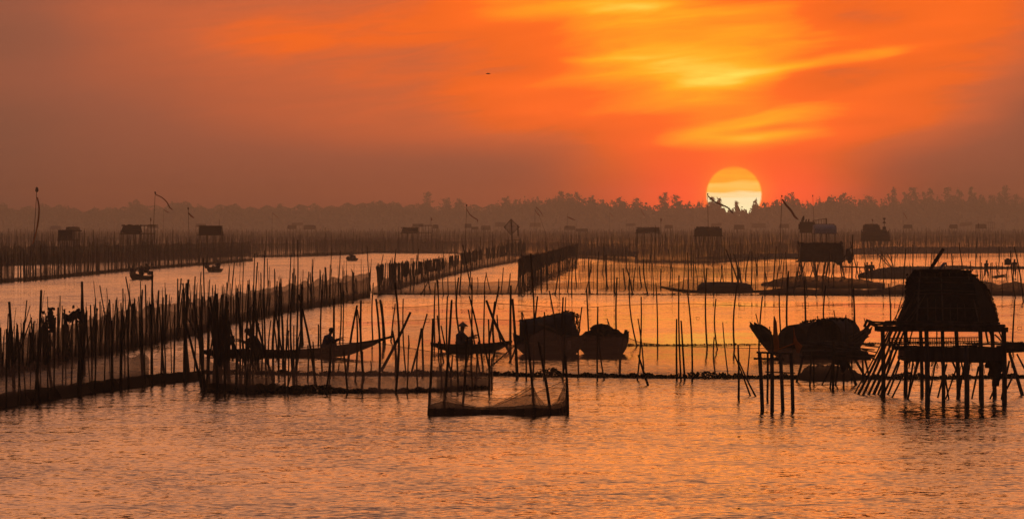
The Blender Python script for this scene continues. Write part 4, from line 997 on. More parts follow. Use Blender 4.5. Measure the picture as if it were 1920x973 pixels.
FAR = [(94, 114, 424, 429, 'box', 'pale blue roofed hut, tiny, beyond the orange banner'), (277, 296, 421, 427, 'box', 'tiny grey hut behind the porch frame'), (366, 386, 420, 425, 'gable', 'faint low roof behind the squat dark hut'),
       (538, 556, 422, 429, 'gable', 'hazy hut joined under a raised lean-to roof'), (547, 568, 417, 423, 'tilt', 'raised lean-to roof above a hazy hut'), (569, 592, 422, 430, 'barrel', 'round-backed hazy hut beside the raised lean-to'),
       (773, 794, 420, 425, 'box', 'faint slab-roofed hut behind the long porch roof'), (811, 822, 421, 428, 'barrel', 'small domed hut just past the long porch roof'), (871, 884, 420, 427, 'box', 'tiny square hut by the curved pennant pole'),
       (884, 897, 425, 430, 'barrel', 'very low faint hut between the square hut and the dark gable'), (901, 920, 423, 431, 'gable', 'small dark gabled hut before the diamond net'), (928, 948, 417, 425, 'box', 'pale blurred hut behind the diamond net'),
       (993, 1014, 418, 425, 'box', 'pale hut just past the diamond net'), (1058, 1079, 423, 431, 'barrel', 'small dark box hut beneath the drifting pennant'), (1079, 1102, 429, 434, 'box', 'low annex beside the small dark box hut'),
       (1174, 1192, 418, 424, 'tilt', 'very faint hut with a sloping roof'), (1246, 1262, 422, 428, 'gable', 'tiny hut in line before the sun'), (1334, 1353, 418, 424, 'tilt', 'faint roof right behind the hut under the sun'),
       (1376, 1396, 422, 430, 'box', 'plain dark oblong hut just past the sun'), (1409, 1436, 419, 427, 'box', 'faded hut with a frame on top past the oblong hut'), (1461, 1480, 420, 427, 'gable', 'blurred hut behind the slanting pennant pole'),
       (1694, 1711, 421, 428, 'gable', 'small hazy hut standing alone beyond the twin cone lamp'), (1780, 1796, 421, 428, 'gable', 'small hazy hut behind the lattice hut roof'), (1800, 1823, 416, 424, 'tilt', 'faintest hut with a pitched lean-to roof'),
       (1830, 1850, 420, 428, 'barrel', 'round hazy hut with a railing at its side'), (1193, 1204, 430, 434, 'box', 'tiny crate-like shelter under the long low hut')]
for i, (a, c, yt, yf, st, lab) in enumerate(FAR):
    stilt_hut(a, c, yt, yf, 447 + (i * 7) % 5 if yt > 419 else 442, st, lab, depth=3, mat='thatch' if i else 'metal', legs=True, porch=(1865, 417) if a == 1830 else None)
def cluttered_platform():
    d = D(478); o = thing('work_platform', W(1520, 478), 'cluttered raised platform with railed gangway and small standing figures on it', 'platform')
    b = MB(); b.box(pt(1501, 437, d), pt(1526, 416, d + 3)); b.box(pt(1498, 430, d + .2), pt(1508, 420, d + 2)); b.build('cabin', M['thatch'], o)
    b = MB(); b.path([pt(1504, 416, d), pt(1506, 410, d), pt(1507, 405, d)], [.2, .22, .1], 7); b.path([pt(1511, 416, d), pt(1512, 411, d)], [.14, .1], 7); b.path([pt(1516, 416, d), pt(1517, 411, d)], [.14, .1], 7); b.build('stored_gear', M['thatch'], o)
    b = MB(); b.tube(pt(1523, 414, d), pt(1549, 410, d), .05, n=5); b.tube(pt(1523, 422, d), pt(1549, 421, d), .05, n=5)
    for k in range(6): b.tube(pt(1525 + k * 5, 414 - k * .7, d), pt(1525 + k * 5, 422, d), .04, n=5)
    b.build('railing', M['wood'], o)
    for x in (1503, 1512, 1524): bb = MB(); bb.tube(pt(x, 436, d), pt(x, 480, d), .07, n=6); bb.build('leg', M['wood'], o)
    b = MB(); b.beam(pt(1549, 409, d), pt(1549, 478, d), .18, .18); b.build('end_post', M['wood'], o)
cluttered_platform()
def lift_net():
    d = D(489); o = thing('lift_net', W(960, 489), 'square lift net hanging like a diamond above the black fence corner', 'fishing net')
    c = [pt(958, 411, d), pt(974, 426, d), pt(958, 441, d), pt(945, 426, d)]
    b = MB(); b.grid(lambda u, v: (c[0] * (1 - u) * (1 - v) + c[1] * u * (1 - v) + c[2] * u * v + c[3] * (1 - u) * v) + Vector((0, .6 * math.sin(math.pi * u) * math.sin(math.pi * v), 0)), 10, 10); b.build('net', M['net_mid'], o)
    b = MB(); b.path(c + [c[0]], .045, 5); b.build('net_frame', M['wood'], o)
    b = MB(); b.tube(pt(958.5, 411, d - .2), pt(960, 450, d - .2), .09, n=6); b.build('post', M['wood'], o)
    b = MB(); b.tube(pt(971, 422, d), pt(971.5, 443, d), .09, n=6); b.build('post', M['wood'], o)
    b = MB(); b.beam(pt(946, 451, d), pt(975, 450, d), .15, .08); b.tube(pt(960, 450, d), pt(960, 492, d), .08, n=6); b.build('foot_frame', M['wood'], o)
lift_net()
# ------------------------------------------------------------------ pennants
def flag(label, top, base, d, pts, w, col='cloth_r', knob=.1, poler=.03):
    o = thing('pennant_pole', pt(base[0], base[1], d), label, 'pennant', 'pennants flying over the stake field')
    p0 = pt(base[0], base[1], d); t = pt(top[0], top[1], d); dirv = (p0 - t).normalized()
    foot = p0 + dirv * max(0, (p0.z + .4) / max(.2, -dirv.z))
    b = MB(); b.path([foot, foot.lerp(t, .5), t], [poler * 1.3, poler * 1.1, poler * .8], 6); b.build('pole', M['wood'], o)
    if knob: b = MB(); b.ball(t + Vector((0, 0, knob * .6)), (knob, knob, knob * 1.5), 7, 5, .25, random.Random(int(top[0]))); b.build('finial', M['cloth_d'], o)
    if pts:
        P = [pt(x, y, d) + Vector((0, .25 * math.sin(i * 1.1), 0)) for i, (x, y) in enumerate(pts)]
        Q = []
        for a, c in zip(P, P[1:]): Q += [a, a.lerp(c, .5)]
        Q.append(P[-1]); n = len(Q) - 1
        # rounded corners
        Q = [Q[0]] + [(Q[i - 1] + Q[i] * 2 + Q[i + 1]) / 4 for i in range(1, n)] + [Q[n]]
        b = MB(); b.path(Q, [w * (.75 + .35 * math.sin(math.pi * k / n)) / 2 if k < n else w * .15 for k in range(n + 1)], 6, .35); b.build('streamer', M[col], o)
    return o
flag('tall pole with a long orange banner hanging down and a black tuft on top', (69, 358), (63, 455), 590, [(70, 370), (73, 385), (73, 402), (70, 425), (66, 445), (61, 458)], .17, 'cloth_o', .17, .035)
flag('tall pole with a long dark S-shaped streamer, above the porch hut', (291, 363), (287, 440), 640, [(292, 365), (304, 370), (314, 380), (318, 390), (325, 394)], .12)
flag('slim distant pole with a short drooping streamer near the porch hut', (307, 392), (306, 430), 1400, [(307, 393), (312, 397), (319, 399)], .2, knob=0)
flag('short pole with a stubby banded streamer close to the squat hut', (353, 392), (354, 436), 700, [(353, 399), (358, 405), (364, 409)], .17)
flag('very faint pole with a hanging streamer before the hazy lean-to', (511, 398), (510, 430), 1900, [(511, 399), (516, 404), (522, 409)], .2, knob=0, poler=.04)
flag('pole with a dark down-curving streamer by the tiny square hut', (875, 386), (873, 440), 760, [(875, 392), (880, 402), (889, 409), (896, 412), (895, 417)], .12)
flag('twin pole carrying a curled streamer just past the diamond net', (1003, 390), (1003, 428), 1200, [(1003, 393), (1008, 402), (1013, 405)], .16, knob=0)
flag('leaning pole whose streamer hangs from its tip, past the diamond net', (1005, 388), (1024, 440), 1200, [(1005, 388), (1012, 395), (1019, 406)], .16, knob=0)
flag('thin pole with a near-level wavy streamer over the small box hut', (1064, 400), (1063, 432), 1200, [(1064, 407), (1071, 410), (1079, 413)], .26, knob=0)
flag('faint drooping streamer halfway towards the sun', (1143, 398), (1143, 430), 2100, [(1143, 399), (1147, 404), (1150, 407)], .2, knob=0)
flag('faint hair-thin pole with a streamer before the sun', (1202, 392), (1202, 430), 1900, [(1202, 394), (1206, 400), (1209, 406)], .2, knob=0)
flag('long pennant streaming across the lower edge of the sun disc', (1327, 365), (1328, 440), 700, [(1327, 367), (1337, 377), (1352, 384), (1365, 389), (1369, 394), (1375, 401)], .17, 'cloth_r', .08)
flag('heavy dark pennant slanting down beside the sun', (1466, 369), (1463, 450), 640, [(1467, 374), (1474, 385), (1484, 395), (1490, 407), (1497, 412)], .22, 'cloth_r', .09)
flag('bare aerial pole rising over the cluttered platform', (1524, 368), (1526, 412), 900, None, .1, knob=.1)
flag('faint drooping streamer over the lone hazy hut', (1694, 398), (1693, 430), 1800, [(1694, 399), (1698, 405), (1701, 412)], .2, knob=0)
flag('short pole with a tiny red cloth on the porch roof end', (808, 409), (808, 425), 1060, [(808, 408), (810, 412), (808, 414)], .2, knob=0)
flag('tiny red cloth on a stick before the porch hut pole', (282, 408), (282, 425), 740, [(282, 409), (283, 412), (282, 415)], .14, knob=0)
flag('single dark lamp-like tuft on a thin stick between long hut and tiny hut', (1239, 410), (1239, 428), 1000, [(1239, 409), (1240, 413), (1239, 416)], .18, knob=0)
flag('small dark cloth on a stick above the twin-humped roof', (1635, 410), (1636, 424), 1000, [(1635, 411), (1637, 415)], .2, knob=0)
flag('thin aerial above the squat dark hut', (411, 411), (411, 426), 720, None, .1, knob=0)
def cone_lamp():
    d = D(470); o = thing('cone_beacon', pt(1658, 440, d), 'beacon of two opposed cones on a mast near the tangle-stilted hut', 'beacon')
    b = MB(); b.tube(pt(1658, 408, d), pt(1658, 472, d), .06, n=6); b.build('mast', M['wood'], o)
    b = MB(); b.path([pt(1658, 409, d), pt(1658, 413, d)], [.36, .05], 10); b.path([pt(1658, 414, d), pt(1658, 419, d)], [.05, .36], 10); b.build('cones', M['thatch'], o)
    b = MB(); b.box(pt(1655, 431, d - .2), pt(1661, 425, d + .3)); b.build('box', M['thatch'], o)
cone_lamp()
# ------------------------------------------------------------------ small front pen
def front_pen():
    o = thing('net_pen', W(803, 777), 'small slack net pen on six poles standing alone in the open water', 'net pen')
    C = [(803, 778), (832, 762), (866, 758), (1062, 757), (1064, 774), (1032, 777), (1001, 779)]
    for (x0, y0, x1, y1, w) in [(812, 597, 803, 777, 5), (847, 562, 832, 762, 5), (876, 632, 867, 760, 4.5), (985, 600, 1002, 779, 5), (1010, 640, 1032, 777, 5.4), (1060, 665, 1064, 775, 5)]:
        base = W(x1, y1); d = base.y; p = pt(x0, y0, d); q = base + (base - p).normalized() * .5; b = MB()
        b.path([q, q.lerp(p, .5) + Vector((.02, 0, 0)), p], [w * d / F / 2 * 1.05, w * d / F / 2, w * d / F / 2 * .8], 8); b.build('pole', M['stake'], o)
    def wall(path, tops, mat, nm, seg=60):
        b = MB()
        def fn(u, v):
            px, py = line_pt(path, u); p = W(px, py); zt = HCAM - (pl(tops, px) - HY) * p.y / F
            return (p.x, p.y + .05 * math.sin(u * 50) * (1 - v), -.15 + (zt + .15) * v + .006 * math.sin(u * 140))
        b.grid(fn, seg, 6); b.build(nm, mat, o, smooth=True)
        q = MB(); q.path([fn(k / seg, 1) for k in range(seg + 1)], .006, 4); q.build('rope', M['stake'], o)
    front = [(803, 778), (860, 777), (950, 776), (1002, 780), (1032, 777), (1064, 774)]
    ft = [(803, 738), (812, 745), (822, 748), (832, 735), (845, 745), (870, 757), (900, 763), (925, 760), (950, 748), (975, 735), (995, 722), (999, 724), (1008, 742), (1020, 756), (1032, 760), (1045, 750), (1056, 728), (1062, 712)]
    back = [(832, 768), (867, 764), (950, 765), (1062, 766)]
    bt = [(803, 738), (832, 736), (836, 735), (845, 742), (856, 742), (867, 736), (890, 742), (920, 746), (950, 747), (975, 745), (1000, 738), (1030, 726), (1062, 711)]
    wall(front, ft, M['net_thin'], 'front_net'); wall(front, [(x, y + (778 - y) * .12) for x, y in ft], M['net_thin'], 'front_net'); wall(back, bt, M['net_thin'], 'back_net')
    wall(front, [(803, 760), (830, 752), (860, 758), (900, 765), (960, 762), (1000, 758), (1030, 762), (1064, 750)], M['net_mid'], 'wet_band')
    wall(front, [(803, 766), (850, 765), (900, 768), (960, 767), (1000, 764), (1040, 768), (1064, 760)], M['net_heap'], 'wet_band')
    for (x, y) in [(1001, 726), (1062, 712), (832, 735), (803, 738)]:      # folds gathered at the poles
        b = MB(); r = random.Random(x)
        for k in range(7):
            e = W(x + r.uniform(-34, 34) if x not in (803, 1062) else x + (1 if x == 803 else -1) * r.uniform(0, 34), 777)
            p = pt(x, y, D(778)); e.z = r.uniform(.02, .12); b.path([p, p.lerp(e, .5) + Vector((0, 0, -.08)), e], .004, 3)
        b.build('net_fold', M['stake'], o)
front_pen()

# ------------------------------------------------------------------ boats
def hull(parent, A, B, beam, sheer, keel, width, mat=None, n=24, name='hull'):
    """open boat from point A to B; sheer, keel, width: [(t, value)] heights above water in metres, share of the half beam"""
    A = Vector(A); B = Vector(B); ax = (B - A); ax.z = 0; lat = Vector((-ax.y, ax.x, 0)).normalized() * beam / 2
    secs = []; T = .03
    for k in range(n + 1):
        t = k / n; c = A + ax * t; c.z = 0; w = pl(width, t); zt = pl(sheer, t); zb = min(zt - .05, pl(keel, t)); s = []
        for (f, g) in [(1, 1), (.93, .55), (.6, .12), (0, 0), (-.6, .12), (-.93, .55), (-1, 1)]: s.append(c + lat * w * f + Vector((0, 0, zb + (zt - zb) * g)))
        for (f, g) in [(-.94, 1), (-.86, .58), (-.52, .2), (0, .12), (.52, .2), (.86, .58), (.94, 1)]: s.append(c + lat * w * f + Vector((0, 0, zb + (zt - zb) * g + (T if g < 1 else 0))))
        secs.append(s)
    b = MB(); b.loft(secs); ob = b.build(name, mat or M['hull'], parent, smooth=False)
    for sgn in (1, -1):
        b = MB(); b.path([(A + ax * (k / n)) * 1 + lat * pl(width, k / n) * sgn + Vector((0, 0, pl(sheer, k / n) - (A + ax * (k / n)).z + .01)) for k in range(n + 1)], .022, 5); b.build('gunwale', M['wood'], parent)
    return ob
def arch_roof(parent, A, B, h0, h1, w, z0, mat, th=.03, n=12, nm='arched_roof', lat=None, pw=.75):
    A = Vector(A); B = Vector(B); ax = B - A; lat = lat or Vector((-ax.y, ax.x, 0)).normalized() * w / 2
    def sec(t, k): h = h0 + (h1 - h0) * t; c = A + ax * t; return [c + lat * k * math.cos(math.pi * i / n) + Vector((0, 0, z0 + k * h * math.sin(math.pi * i / n) ** pw)) for i in range(n + 1)]
    b = MB(); b.loft([sec(t, 1) + sec(t, .96)[::-1] for t in (0, .25, .5, .75, 1)]); return b.build(nm, mat, parent)

# seated and standing people: one skinned body each
def figure(label, loc, pose, yaw, size=1.0, cloth='cloth_d', hat=None, fingers=True, hair=True):
    J = {}; E = []
    def add(n, par, p, r): J[n] = (len(J), Vector(p), r); E.append((par, n)) if par else None
    if pose in ('sit', 'hunch', 'lean'):
        f = {'sit': .02, 'hunch': .12, 'lean': .22}[pose]
        add('pel', None, (0, 0, .12), .135); add('sp', 'pel', (f * .3 - .01, 0, .30), .125); add('ch', 'sp', (f * .8, 0, .47), .125); add('ne', 'ch', (f * 1.2 + .01, 0, .60), .052); add('hd', 'ne', (f * 1.5 + .03, 0, .71), .088); add('tp', 'hd', (f * 1.55 + .03, 0, .79), .07)
        for s, n in ((1, 'l'), (-1, 'r')):
            add('hp' + n, 'pel', (.06, .10 * s, .12), .09); add('kn' + n, 'hp' + n, (.36, .17 * s, .34), .062); add('an' + n, 'kn' + n, (.34, .15 * s, .04), .04); add('ft' + n, 'an' + n, (.48, .15 * s, .025), .032)
            add('sh' + n, 'ch', (f * .9, .175 * s, .52), .058); add('el' + n, 'sh' + n, (f + .20, .22 * s, .36), .04)
            add('wr' + n, 'el' + n, (f + .42, .12 * s, .40 + .06 * (s > 0)), .027); add('ha' + n, 'wr' + n, (f + .48, .11 * s, .40 + .07 * (s > 0)), .030)
    else:
        st = {'stand': 0, 'walk': .16, 'steer': .05}[pose]
        add('pel', None, (0, 0, .92), .125); add('sp', 'pel', (.0, 0, 1.10), .115); add('ch', 'sp', (.03, 0, 1.32), .125); add('ne', 'ch', (.05, 0, 1.47), .05); add('hd', 'ne', (.08, 0, 1.58), .09); add('tp', 'hd', (.085, 0, 1.67), .072)
        for s, n in ((1, 'l'), (-1, 'r')):
            add('hp' + n, 'pel', (0, .095 * s, .88), .085); add('kn' + n, 'hp' + n, (st * s * .7 + .04, .10 * s, .48), .058); add('an' + n, 'kn' + n, (st * s * 1.3 - .02, .10 * s, .08), .038); add('ft' + n, 'an' + n, (st * s * 1.3 + .13, .11 * s, .035), .032)
            add('sh' + n, 'ch', (.03, .185 * s, 1.38), .055); add('el' + n, 'sh' + n, (-.02 - st * s * .6, .25 * s, 1.10), .04)
            add('wr' + n, 'el' + n, (.10 - st * s, .27 * s, .88), .027); add('ha' + n, 'wr' + n, (.13 - st * s, .27 * s, .80), .030)
    if fingers:
        for s, n in ((1, 'l'), (-1, 'r')):
            h = J['ha' + n][1]; wv = h - J['wr' + n][1]; wv.normalize(); sd_ = Vector((0, 1, 0))
            for k, L in enumerate((.062, .072, .068, .052)):
                p1 = h + sd_ * (k - 1.5) * .02 + wv * .03; add('f%d%s' % (k, n), 'ha' + n, p1, .0085); add('g%d%s' % (k, n), 'f%d%s' % (k, n), p1 + wv * L * .5, .008); add('h%d%s' % (k, n), 'g%d%s' % (k, n), p1 + wv * L * .8 + Vector((0, 0, -.02)), .007)
            p1 = h - sd_ * .03 * s - wv * .01; add('t0' + n, 'ha' + n, p1, .010); add('t1' + n, 't0' + n, p1 - sd_ * .02 * s + wv * .03, .009)
    o = thing('person', loc, label, 'person')
    me = bpy.data.meshes.new('body'); vs = [None] * len(J)
    for n, (i, p, r) in J.items(): vs[i] = tuple(p * size)
    me.from_pydata(vs, [(J[a][0], J[b_][0]) for a, b_ in E], []); me.materials.append(M['skin'])
    bo = bpy.data.objects.new('body', me); COL.objects.link(bo); bo.parent = o; ORG[bo.name] = Vector((0, 0, 0)); bo.rotation_euler = (0, 0, yaw)
    md = bo.modifiers.new('skin', 'SKIN'); sv = me.skin_vertices[0].data
    for n, (i, p, r) in J.items(): sv[i].radius = (r * size, r * size)
    sv[0].use_root = True
    sb = bo.modifiers.new('smooth', 'SUBSURF'); sb.levels = 1; sb.render_levels = 1
    def child(nm, b, mat):
        q = b.build(nm, mat, None, org=Vector((0, 0, 0)), smooth=True); q.parent = o; q.rotation_euler = (0, 0, yaw); return q
    P = {n: v[1] * size for n, v in J.items()}; z = size
    b = MB()     # shirt: body, sleeves
    b.path([P['pel'] - Vector((0, 0, .07 * z)), P['pel'] + Vector((0, 0, .05 * z)), P['sp'], P['ch'], P['ch'].lerp(P['ne'], .75)], [.15 * z, .165 * z, .155 * z, .175 * z, .075 * z], 12, 1.0)
    for n in 'lr': b.path([P['ch'].lerp(P['sh' + n], .4), P['sh' + n], P['el' + n], P['el' + n].lerp(P['wr' + n], .4)], [.09 * z, .075 * z, .056 * z, .052 * z], 8)
    child('shirt', b, M[cloth])
    b = MB()
    for n in 'lr': b.path([P['pel'].lerp(P['hp' + n], .5), P['hp' + n], P['kn' + n], P['kn' + n].lerp(P['an' + n], .6)], [.12 * z, .11 * z, .078 * z, .06 * z], 8)
    child('trousers', b, M['cloth_d'])
    if hat == 'cone':
        t = P['tp'] + Vector((0, 0, .03 * z)); b = MB(); nn = 20
        b.loft([[t + Vector((rr * math.cos(2 * math.pi * k / nn), rr * math.sin(2 * math.pi * k / nn), zz)) for k in range(nn)] for (rr, zz) in [(.004, .09), (.05, .055), (.12, .0), (.20, -.075), (.195, -.082), (.11, -.01), (.01, .07)]]); child('conical_hat', b, M['hat'])
    elif hat == 'cap':
        b = MB(); b.ball(P['hd'] + Vector((0, 0, .05 * z)), (.108 * z, .10 * z, .09 * z), 12, 8); b.beam(P['hd'] + Vector((.06, 0, .05)) * z, P['hd'] + Vector((.18, 0, .04)) * z, .13 * z, .015 * z); child('cap', b, M['cloth_d'])
    elif hair:
        b = MB(); b.ball(P['hd'] + Vector((-.012, 0, .035)) * z, (.102 * z, .095 * z, .098 * z), 12, 8); child('hair', b, M['thatch'])
    b = MB(); b.path([P['hd'] + Vector((.08, 0, .02)) * z, P['hd'] + Vector((.108, 0, -.012)) * z, P['hd'] + Vector((.085, 0, -.02)) * z], [.008 * z, .015 * z, .01 * z], 6); child('nose', b, M['skin'])
    return o

# 1. the hat wearer's small boat
d = 206.0; s = d / F
o = thing('sampan', pt(885, 658, d), 'short open sampan carrying the hat wearer', 'boat', 'boats inside the enclosure')
hull(o, pt(808, 650, d), pt(960, 650, d + .5), .85, [(0, .30), (.2, .24), (.5, .21), (.8, .28), (1, .36)], [(0, .22), (.12, .08), (.3, -.06), (.7, -.06), (.85, .06), (1, .30)], [(0, .25), (.15, .7), (.4, 1), (.7, 1), (.9, .55), (1, .1)])
b = MB(); b.beam(pt(840, 646, d), pt(935, 646, d), .5, .02); b.build('thwart', M['wood'], o)
figure('person under a pale conical hat sitting in a short sampan, arms reaching forward', pt(864, 656.5, d + .1), 'sit', 0, 1.12, 'shirt', 'cone')
# 2. the long boat with two people
d = 197.0
o = thing('sampan', pt(560, 668, d), 'very long open sampan with an upswept prow behind the pole stand', 'boat', 'boats inside the enclosure')
hull(o, pt(378, 664, d + 1), pt(737, 664, d), 1.1, [(0, .20), (.2, .24), (.45, .20), (.65, .30), (.8, .46), (.92, .58), (1, .72)], [(0, .12), (.1, -.08), (.62, -.08), (.78, .08), (.9, .40), (1, .78)], [(0, .35), (.2, .9), (.5, 1), (.75, .8), (.9, .45), (1, .12)], n=40)
b = MB(); b.beam(pt(590, 660, d), pt(640, 660, d), .8, .02); b.build('thwart', M['wood'], o)
figure('person in navy shirt sitting hunched in the long sampan, hands at the knees', pt(611, 657, d), 'hunch', 0, .92, 'cloth_b', None)
figure('person in a cap leaning over the low end of the long sampan', pt(484, 662, d), 'lean', math.pi, 1.0, 'cloth_d', 'cap')
def engine():
    d = 196.5; o = thing('boat_engine', pt(430, 650, d), 'dark box-shaped boat engine with a long shaft among the thicket poles', 'engine')
    b = MB(); b.box(pt(425, 646, d), pt(440, 629, d + .35)); b.path([pt(426, 634, d - .02), pt(421, 634, d - .02)], .05, 8); b.ball(pt(433, 639, d - .05), .14, 10, 6, .05); b.build('block', M['tarp'], o)
    b = MB(); b.tube(pt(430, 646, d + .2), pt(429, 662, d + .2), .04, n=6); b.tube(pt(436, 646, d + .2), pt(437, 662, d + .2), .04, n=6); b.build('mount', M['wood'], o)
    b = MB(); b.path([pt(424, 648, d), pt(404, 652, d), pt(385, 657, d)], .018, 6); b.build('drive_shaft', M['metal'], o)
engine()
# 3. covered boat
d = 202.0
o = thing('covered_boat', pt(1030, 664, d), 'bulky covered boat with a sagging dark canopy beside the loaded sampan', 'boat', 'boats inside the enclosure')
hull(o, pt(976, 656, d), pt(1088, 656, d + 1.2), 1.5, [(0, .70), (.1, .62), (.5, .56), (.8, .60), (1, .64)], [(0, .18), (.15, -.1), (.85, -.1), (1, .25)], [(0, .7), (.2, 1), (.7, 1), (1, .45)])
b = MB()
cs = [(974, 601, 634, .9), (985, 599, 638, 1), (1005, 597, 640, 1), (1030, 592, 640, 1), (1050, 587.5, 638, 1), (1062, 584, 636, 1.0), (1072, 587, 636, .95)]
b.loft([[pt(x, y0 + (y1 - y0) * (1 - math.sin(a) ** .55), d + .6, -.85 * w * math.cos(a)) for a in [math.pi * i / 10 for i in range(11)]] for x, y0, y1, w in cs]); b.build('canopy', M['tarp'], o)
b = MB(); b.loft([[pt(x, y, d + .6, q) for (y, q) in [(yt, -.1), (ym, -.85), (ym + 3, -.86), (yt + 3, -.1)]] for x, yt, ym in [(1008, 597, 606), (1030, 593, 612), (1055, 590, 626), (1074, 602, 632), (1086, 624, 634)]]); b.build('woven_flap', M['weave'], o)
b = MB(); b.loft([[pt(x, y, d + .6, q) for (y, q) in [(586.5, .9), (612, .95), (612, 1.0), (586, .95)]] for x in (1064, 1078)]); b.build('rear_screen', M['thatch'], o)
b = MB(); bam(b, 979, 584, 984, 600, 1.6, d); bam(b, 978, 592, 979, 603, 2, d); bam(b, 1079, 594.5, 1087, 594, 1, d + 1); bam(b, 1081, 600, 1078, 612, 2, d + 1); b.build('stick', M['wood'], o)
b = MB(); b.loft([[pt(x, y, d - .3, q) for (y, q) in [(638, 0), (655, -.05), (655, .05), (638, .08)]] for x in (1064, 1068, 1071)]); b.build('pale_cloth', M['hat'], o)
b = MB(); r = random.Random(14)
for k in range(420):
    u = r.random(); x = 974 + 106 * u; y = pl([(974, 601), (1005, 597), (1030, 592), (1055, 586), (1062, 583.5), (1080, 587)], x) + abs(r.gauss(0, 1)) - r.random() * 1.6
    if k % 3 == 0: x = 1080 + r.gauss(0, 1) + (k % 9) * .8; y = r.uniform(588, 628)
    b.leaf(pt(x, y, d + .5), r.uniform(.015, .05), r)
b.build('thatch_fringe', M['thatch'], o)
# 4. loaded sampan
d = 203.0
o = thing('loaded_sampan', pt(1130, 660, d), 'sampan heaped with a rounded dark load, blunt stem post standing up', 'boat', 'boats inside the enclosure')
hull(o, pt(1086, 654, d + .4), pt(1178, 652, d), 1.1, [(0, .34), (.2, .42), (.5, .46), (.8, .56), (.93, .66), (1, .76)], [(0, .2), (.15, -.08), (.85, -.08), (.95, .12), (1, .4)], [(0, .5), (.2, .95), (.6, 1), (.85, .75), (1, .2)])
b = MB(); b.path([pt(1173, 645, d), pt(1174, 630, d), pt(1174, 618, d)], [.06, .06, .05], 8); b.build('stem_post', M['wood'], o)
b = MB(); r = random.Random(8)
for (cx, cy, rx, rz) in [(1128, 622, .42, .27), (1112, 630, .38, .2), (1145, 628, .42, .22), (1100, 636, .3, .14), (1157, 634, .3, .13), (1120, 617, .25, .16), (1133, 618, .28, .18)]:
    b.ball(pt(cx, cy, d + .2), (rx, .42, rz), 14, 9, .09, r)
b.build('load_cover', M['thatch'], o)
b = MB()
for i in range(900):
    u = r.uniform(1092, 1165); yt = pl([(1092, 640), (1100, 631), (1115, 620), (1118, 610), (1130, 608), (1142, 611), (1150, 620), (1165, 634)], u) + 1.5
    b.leaf(pt(u, yt + abs(r.gauss(0, 3)), d + .2, r.uniform(-.3, .3)), r.uniform(.02, .045), r)
b.build('loose_netting', M['weed'], o)
b = MB(); bam(b, 1138, 597, 1144, 612, 1.4, d); b.build('stick', M['wood'], o)
# 5. roofed boat by the bamboo heap
d = 198.0
o = thing('roofed_boat', pt(1520, 676, d), 'boat with an arched woven roof and a forked upturned bow beside the lattice hut', 'boat', 'boats inside the enclosure')
hull(o, pt(1410, 660, d), pt(1632, 660, d + 1.5), 1.5, [(0, 1.16), (.08, .9), (.16, .62), (.25, .45), (.5, .36), (.75, .40), (.88, .58), (1, .98)], [(0, .92), (.08, .45), (.16, .1), (.25, -.08), (.75, -.08), (.88, .2), (1, .85)], [(0, .25), (.1, .45), (.25, .95), (.6, 1), (.85, .7), (1, .2)], n=36)
b = MB()
b.loft([[pt(x, y, d, q) for (y, q) in [(y0, -.05), (y0, .45), (y1, .4), (y1, -.08)]] for x, y0, y1 in [(1405, 609, 612), (1410, 610, 620), (1417, 611, 630), (1428, 608, 640), (1438, 614, 648), (1447, 622, 652)]]); b.build('bow_plank', M['hull'], o)
b = MB(); b.loft([[pt(x, y, d, q) for (y, q) in [(y0, -.05), (y0, .3), (y1, .3), (y1, -.05)]] for x, y0, y1 in [(1600, 634, 646), (1612, 624, 638), (1624, 611, 621), (1634, 603, 608)]]); b.build('stern_plank', M['hull'], o)
arch_roof(o, pt(1487, 0, d - .7).xy.to_3d(), pt(1566, 0, d + 1.0).xy.to_3d(), .68, .86, 1.15, .42, M['weave'], lat=Vector((.55, .35, 0)), pw=.8)
arch_roof(o, pt(1545, 0, d - .1).xy.to_3d(), pt(1582, 0, d + 1.2).xy.to_3d(), .86, .84, 1.15, .42, M['tarp'], nm='rear_roof', lat=Vector((.62, .35, 0)), pw=.6)
b = MB(); c0 = pt(1487, 0, d - .62); n = 14
b.loft([[Vector((c0.x + .53 * math.cos(math.pi * i / n) - .03, c0.y + .33 * math.cos(math.pi * i / n) + e, .42 + .66 * math.sin(math.pi * i / n) ** .8)) for i in range(n + 1)] for e in (0, .03)]); b.build('end_screen', M['tarp'], o)
b = MB(); r = random.Random(5)
for k in range(7): bam(b, 1500 + k * 11, 604 - k * .3, 1502 + k * 11.4, 640, 1.3, d - .3 + k * .12)
b.build('roof_rib', M['bamboo'], o)
b = MB()
for k in range(14): bam(b, 1596 + r.uniform(-6, 6), 650 - k * 1.5, 1624 + r.uniform(-6, 10), 628 - k * .8 + r.uniform(-4, 4), 1.8, d - .2 + r.uniform(-.2, .4))
b.build('stacked_sticks', M['bamboo'], o)
b = MB()
for k in range(420):
    x = r.uniform(1492, 1604); y = pl([(1492, 615), (1505, 604), (1530, 600), (1560, 597), (1590, 598), (1604, 606)], x) + abs(r.gauss(0, 1.4)) - r.random() * 2; b.leaf(pt(x, y, d + .2), r.uniform(.015, .05), r)
b.build('thatch_fringe', M['thatch'], o)
for (x0, y0, x1, y1, w) in [(1417, 588, 1430, 640, 2), (1533, 592, 1534, 640, 2), (1586, 590, 1586, 640, 2.2), (1601, 594, 1600, 650, 2.4), (1620, 596, 1624, 612, 1.6), (1443, 612, 1446, 650, 2)]: b = MB(); bam(b, x0, y0, x1, y1, w, d - .4); b.build('upright_stick', M['wood'], o)
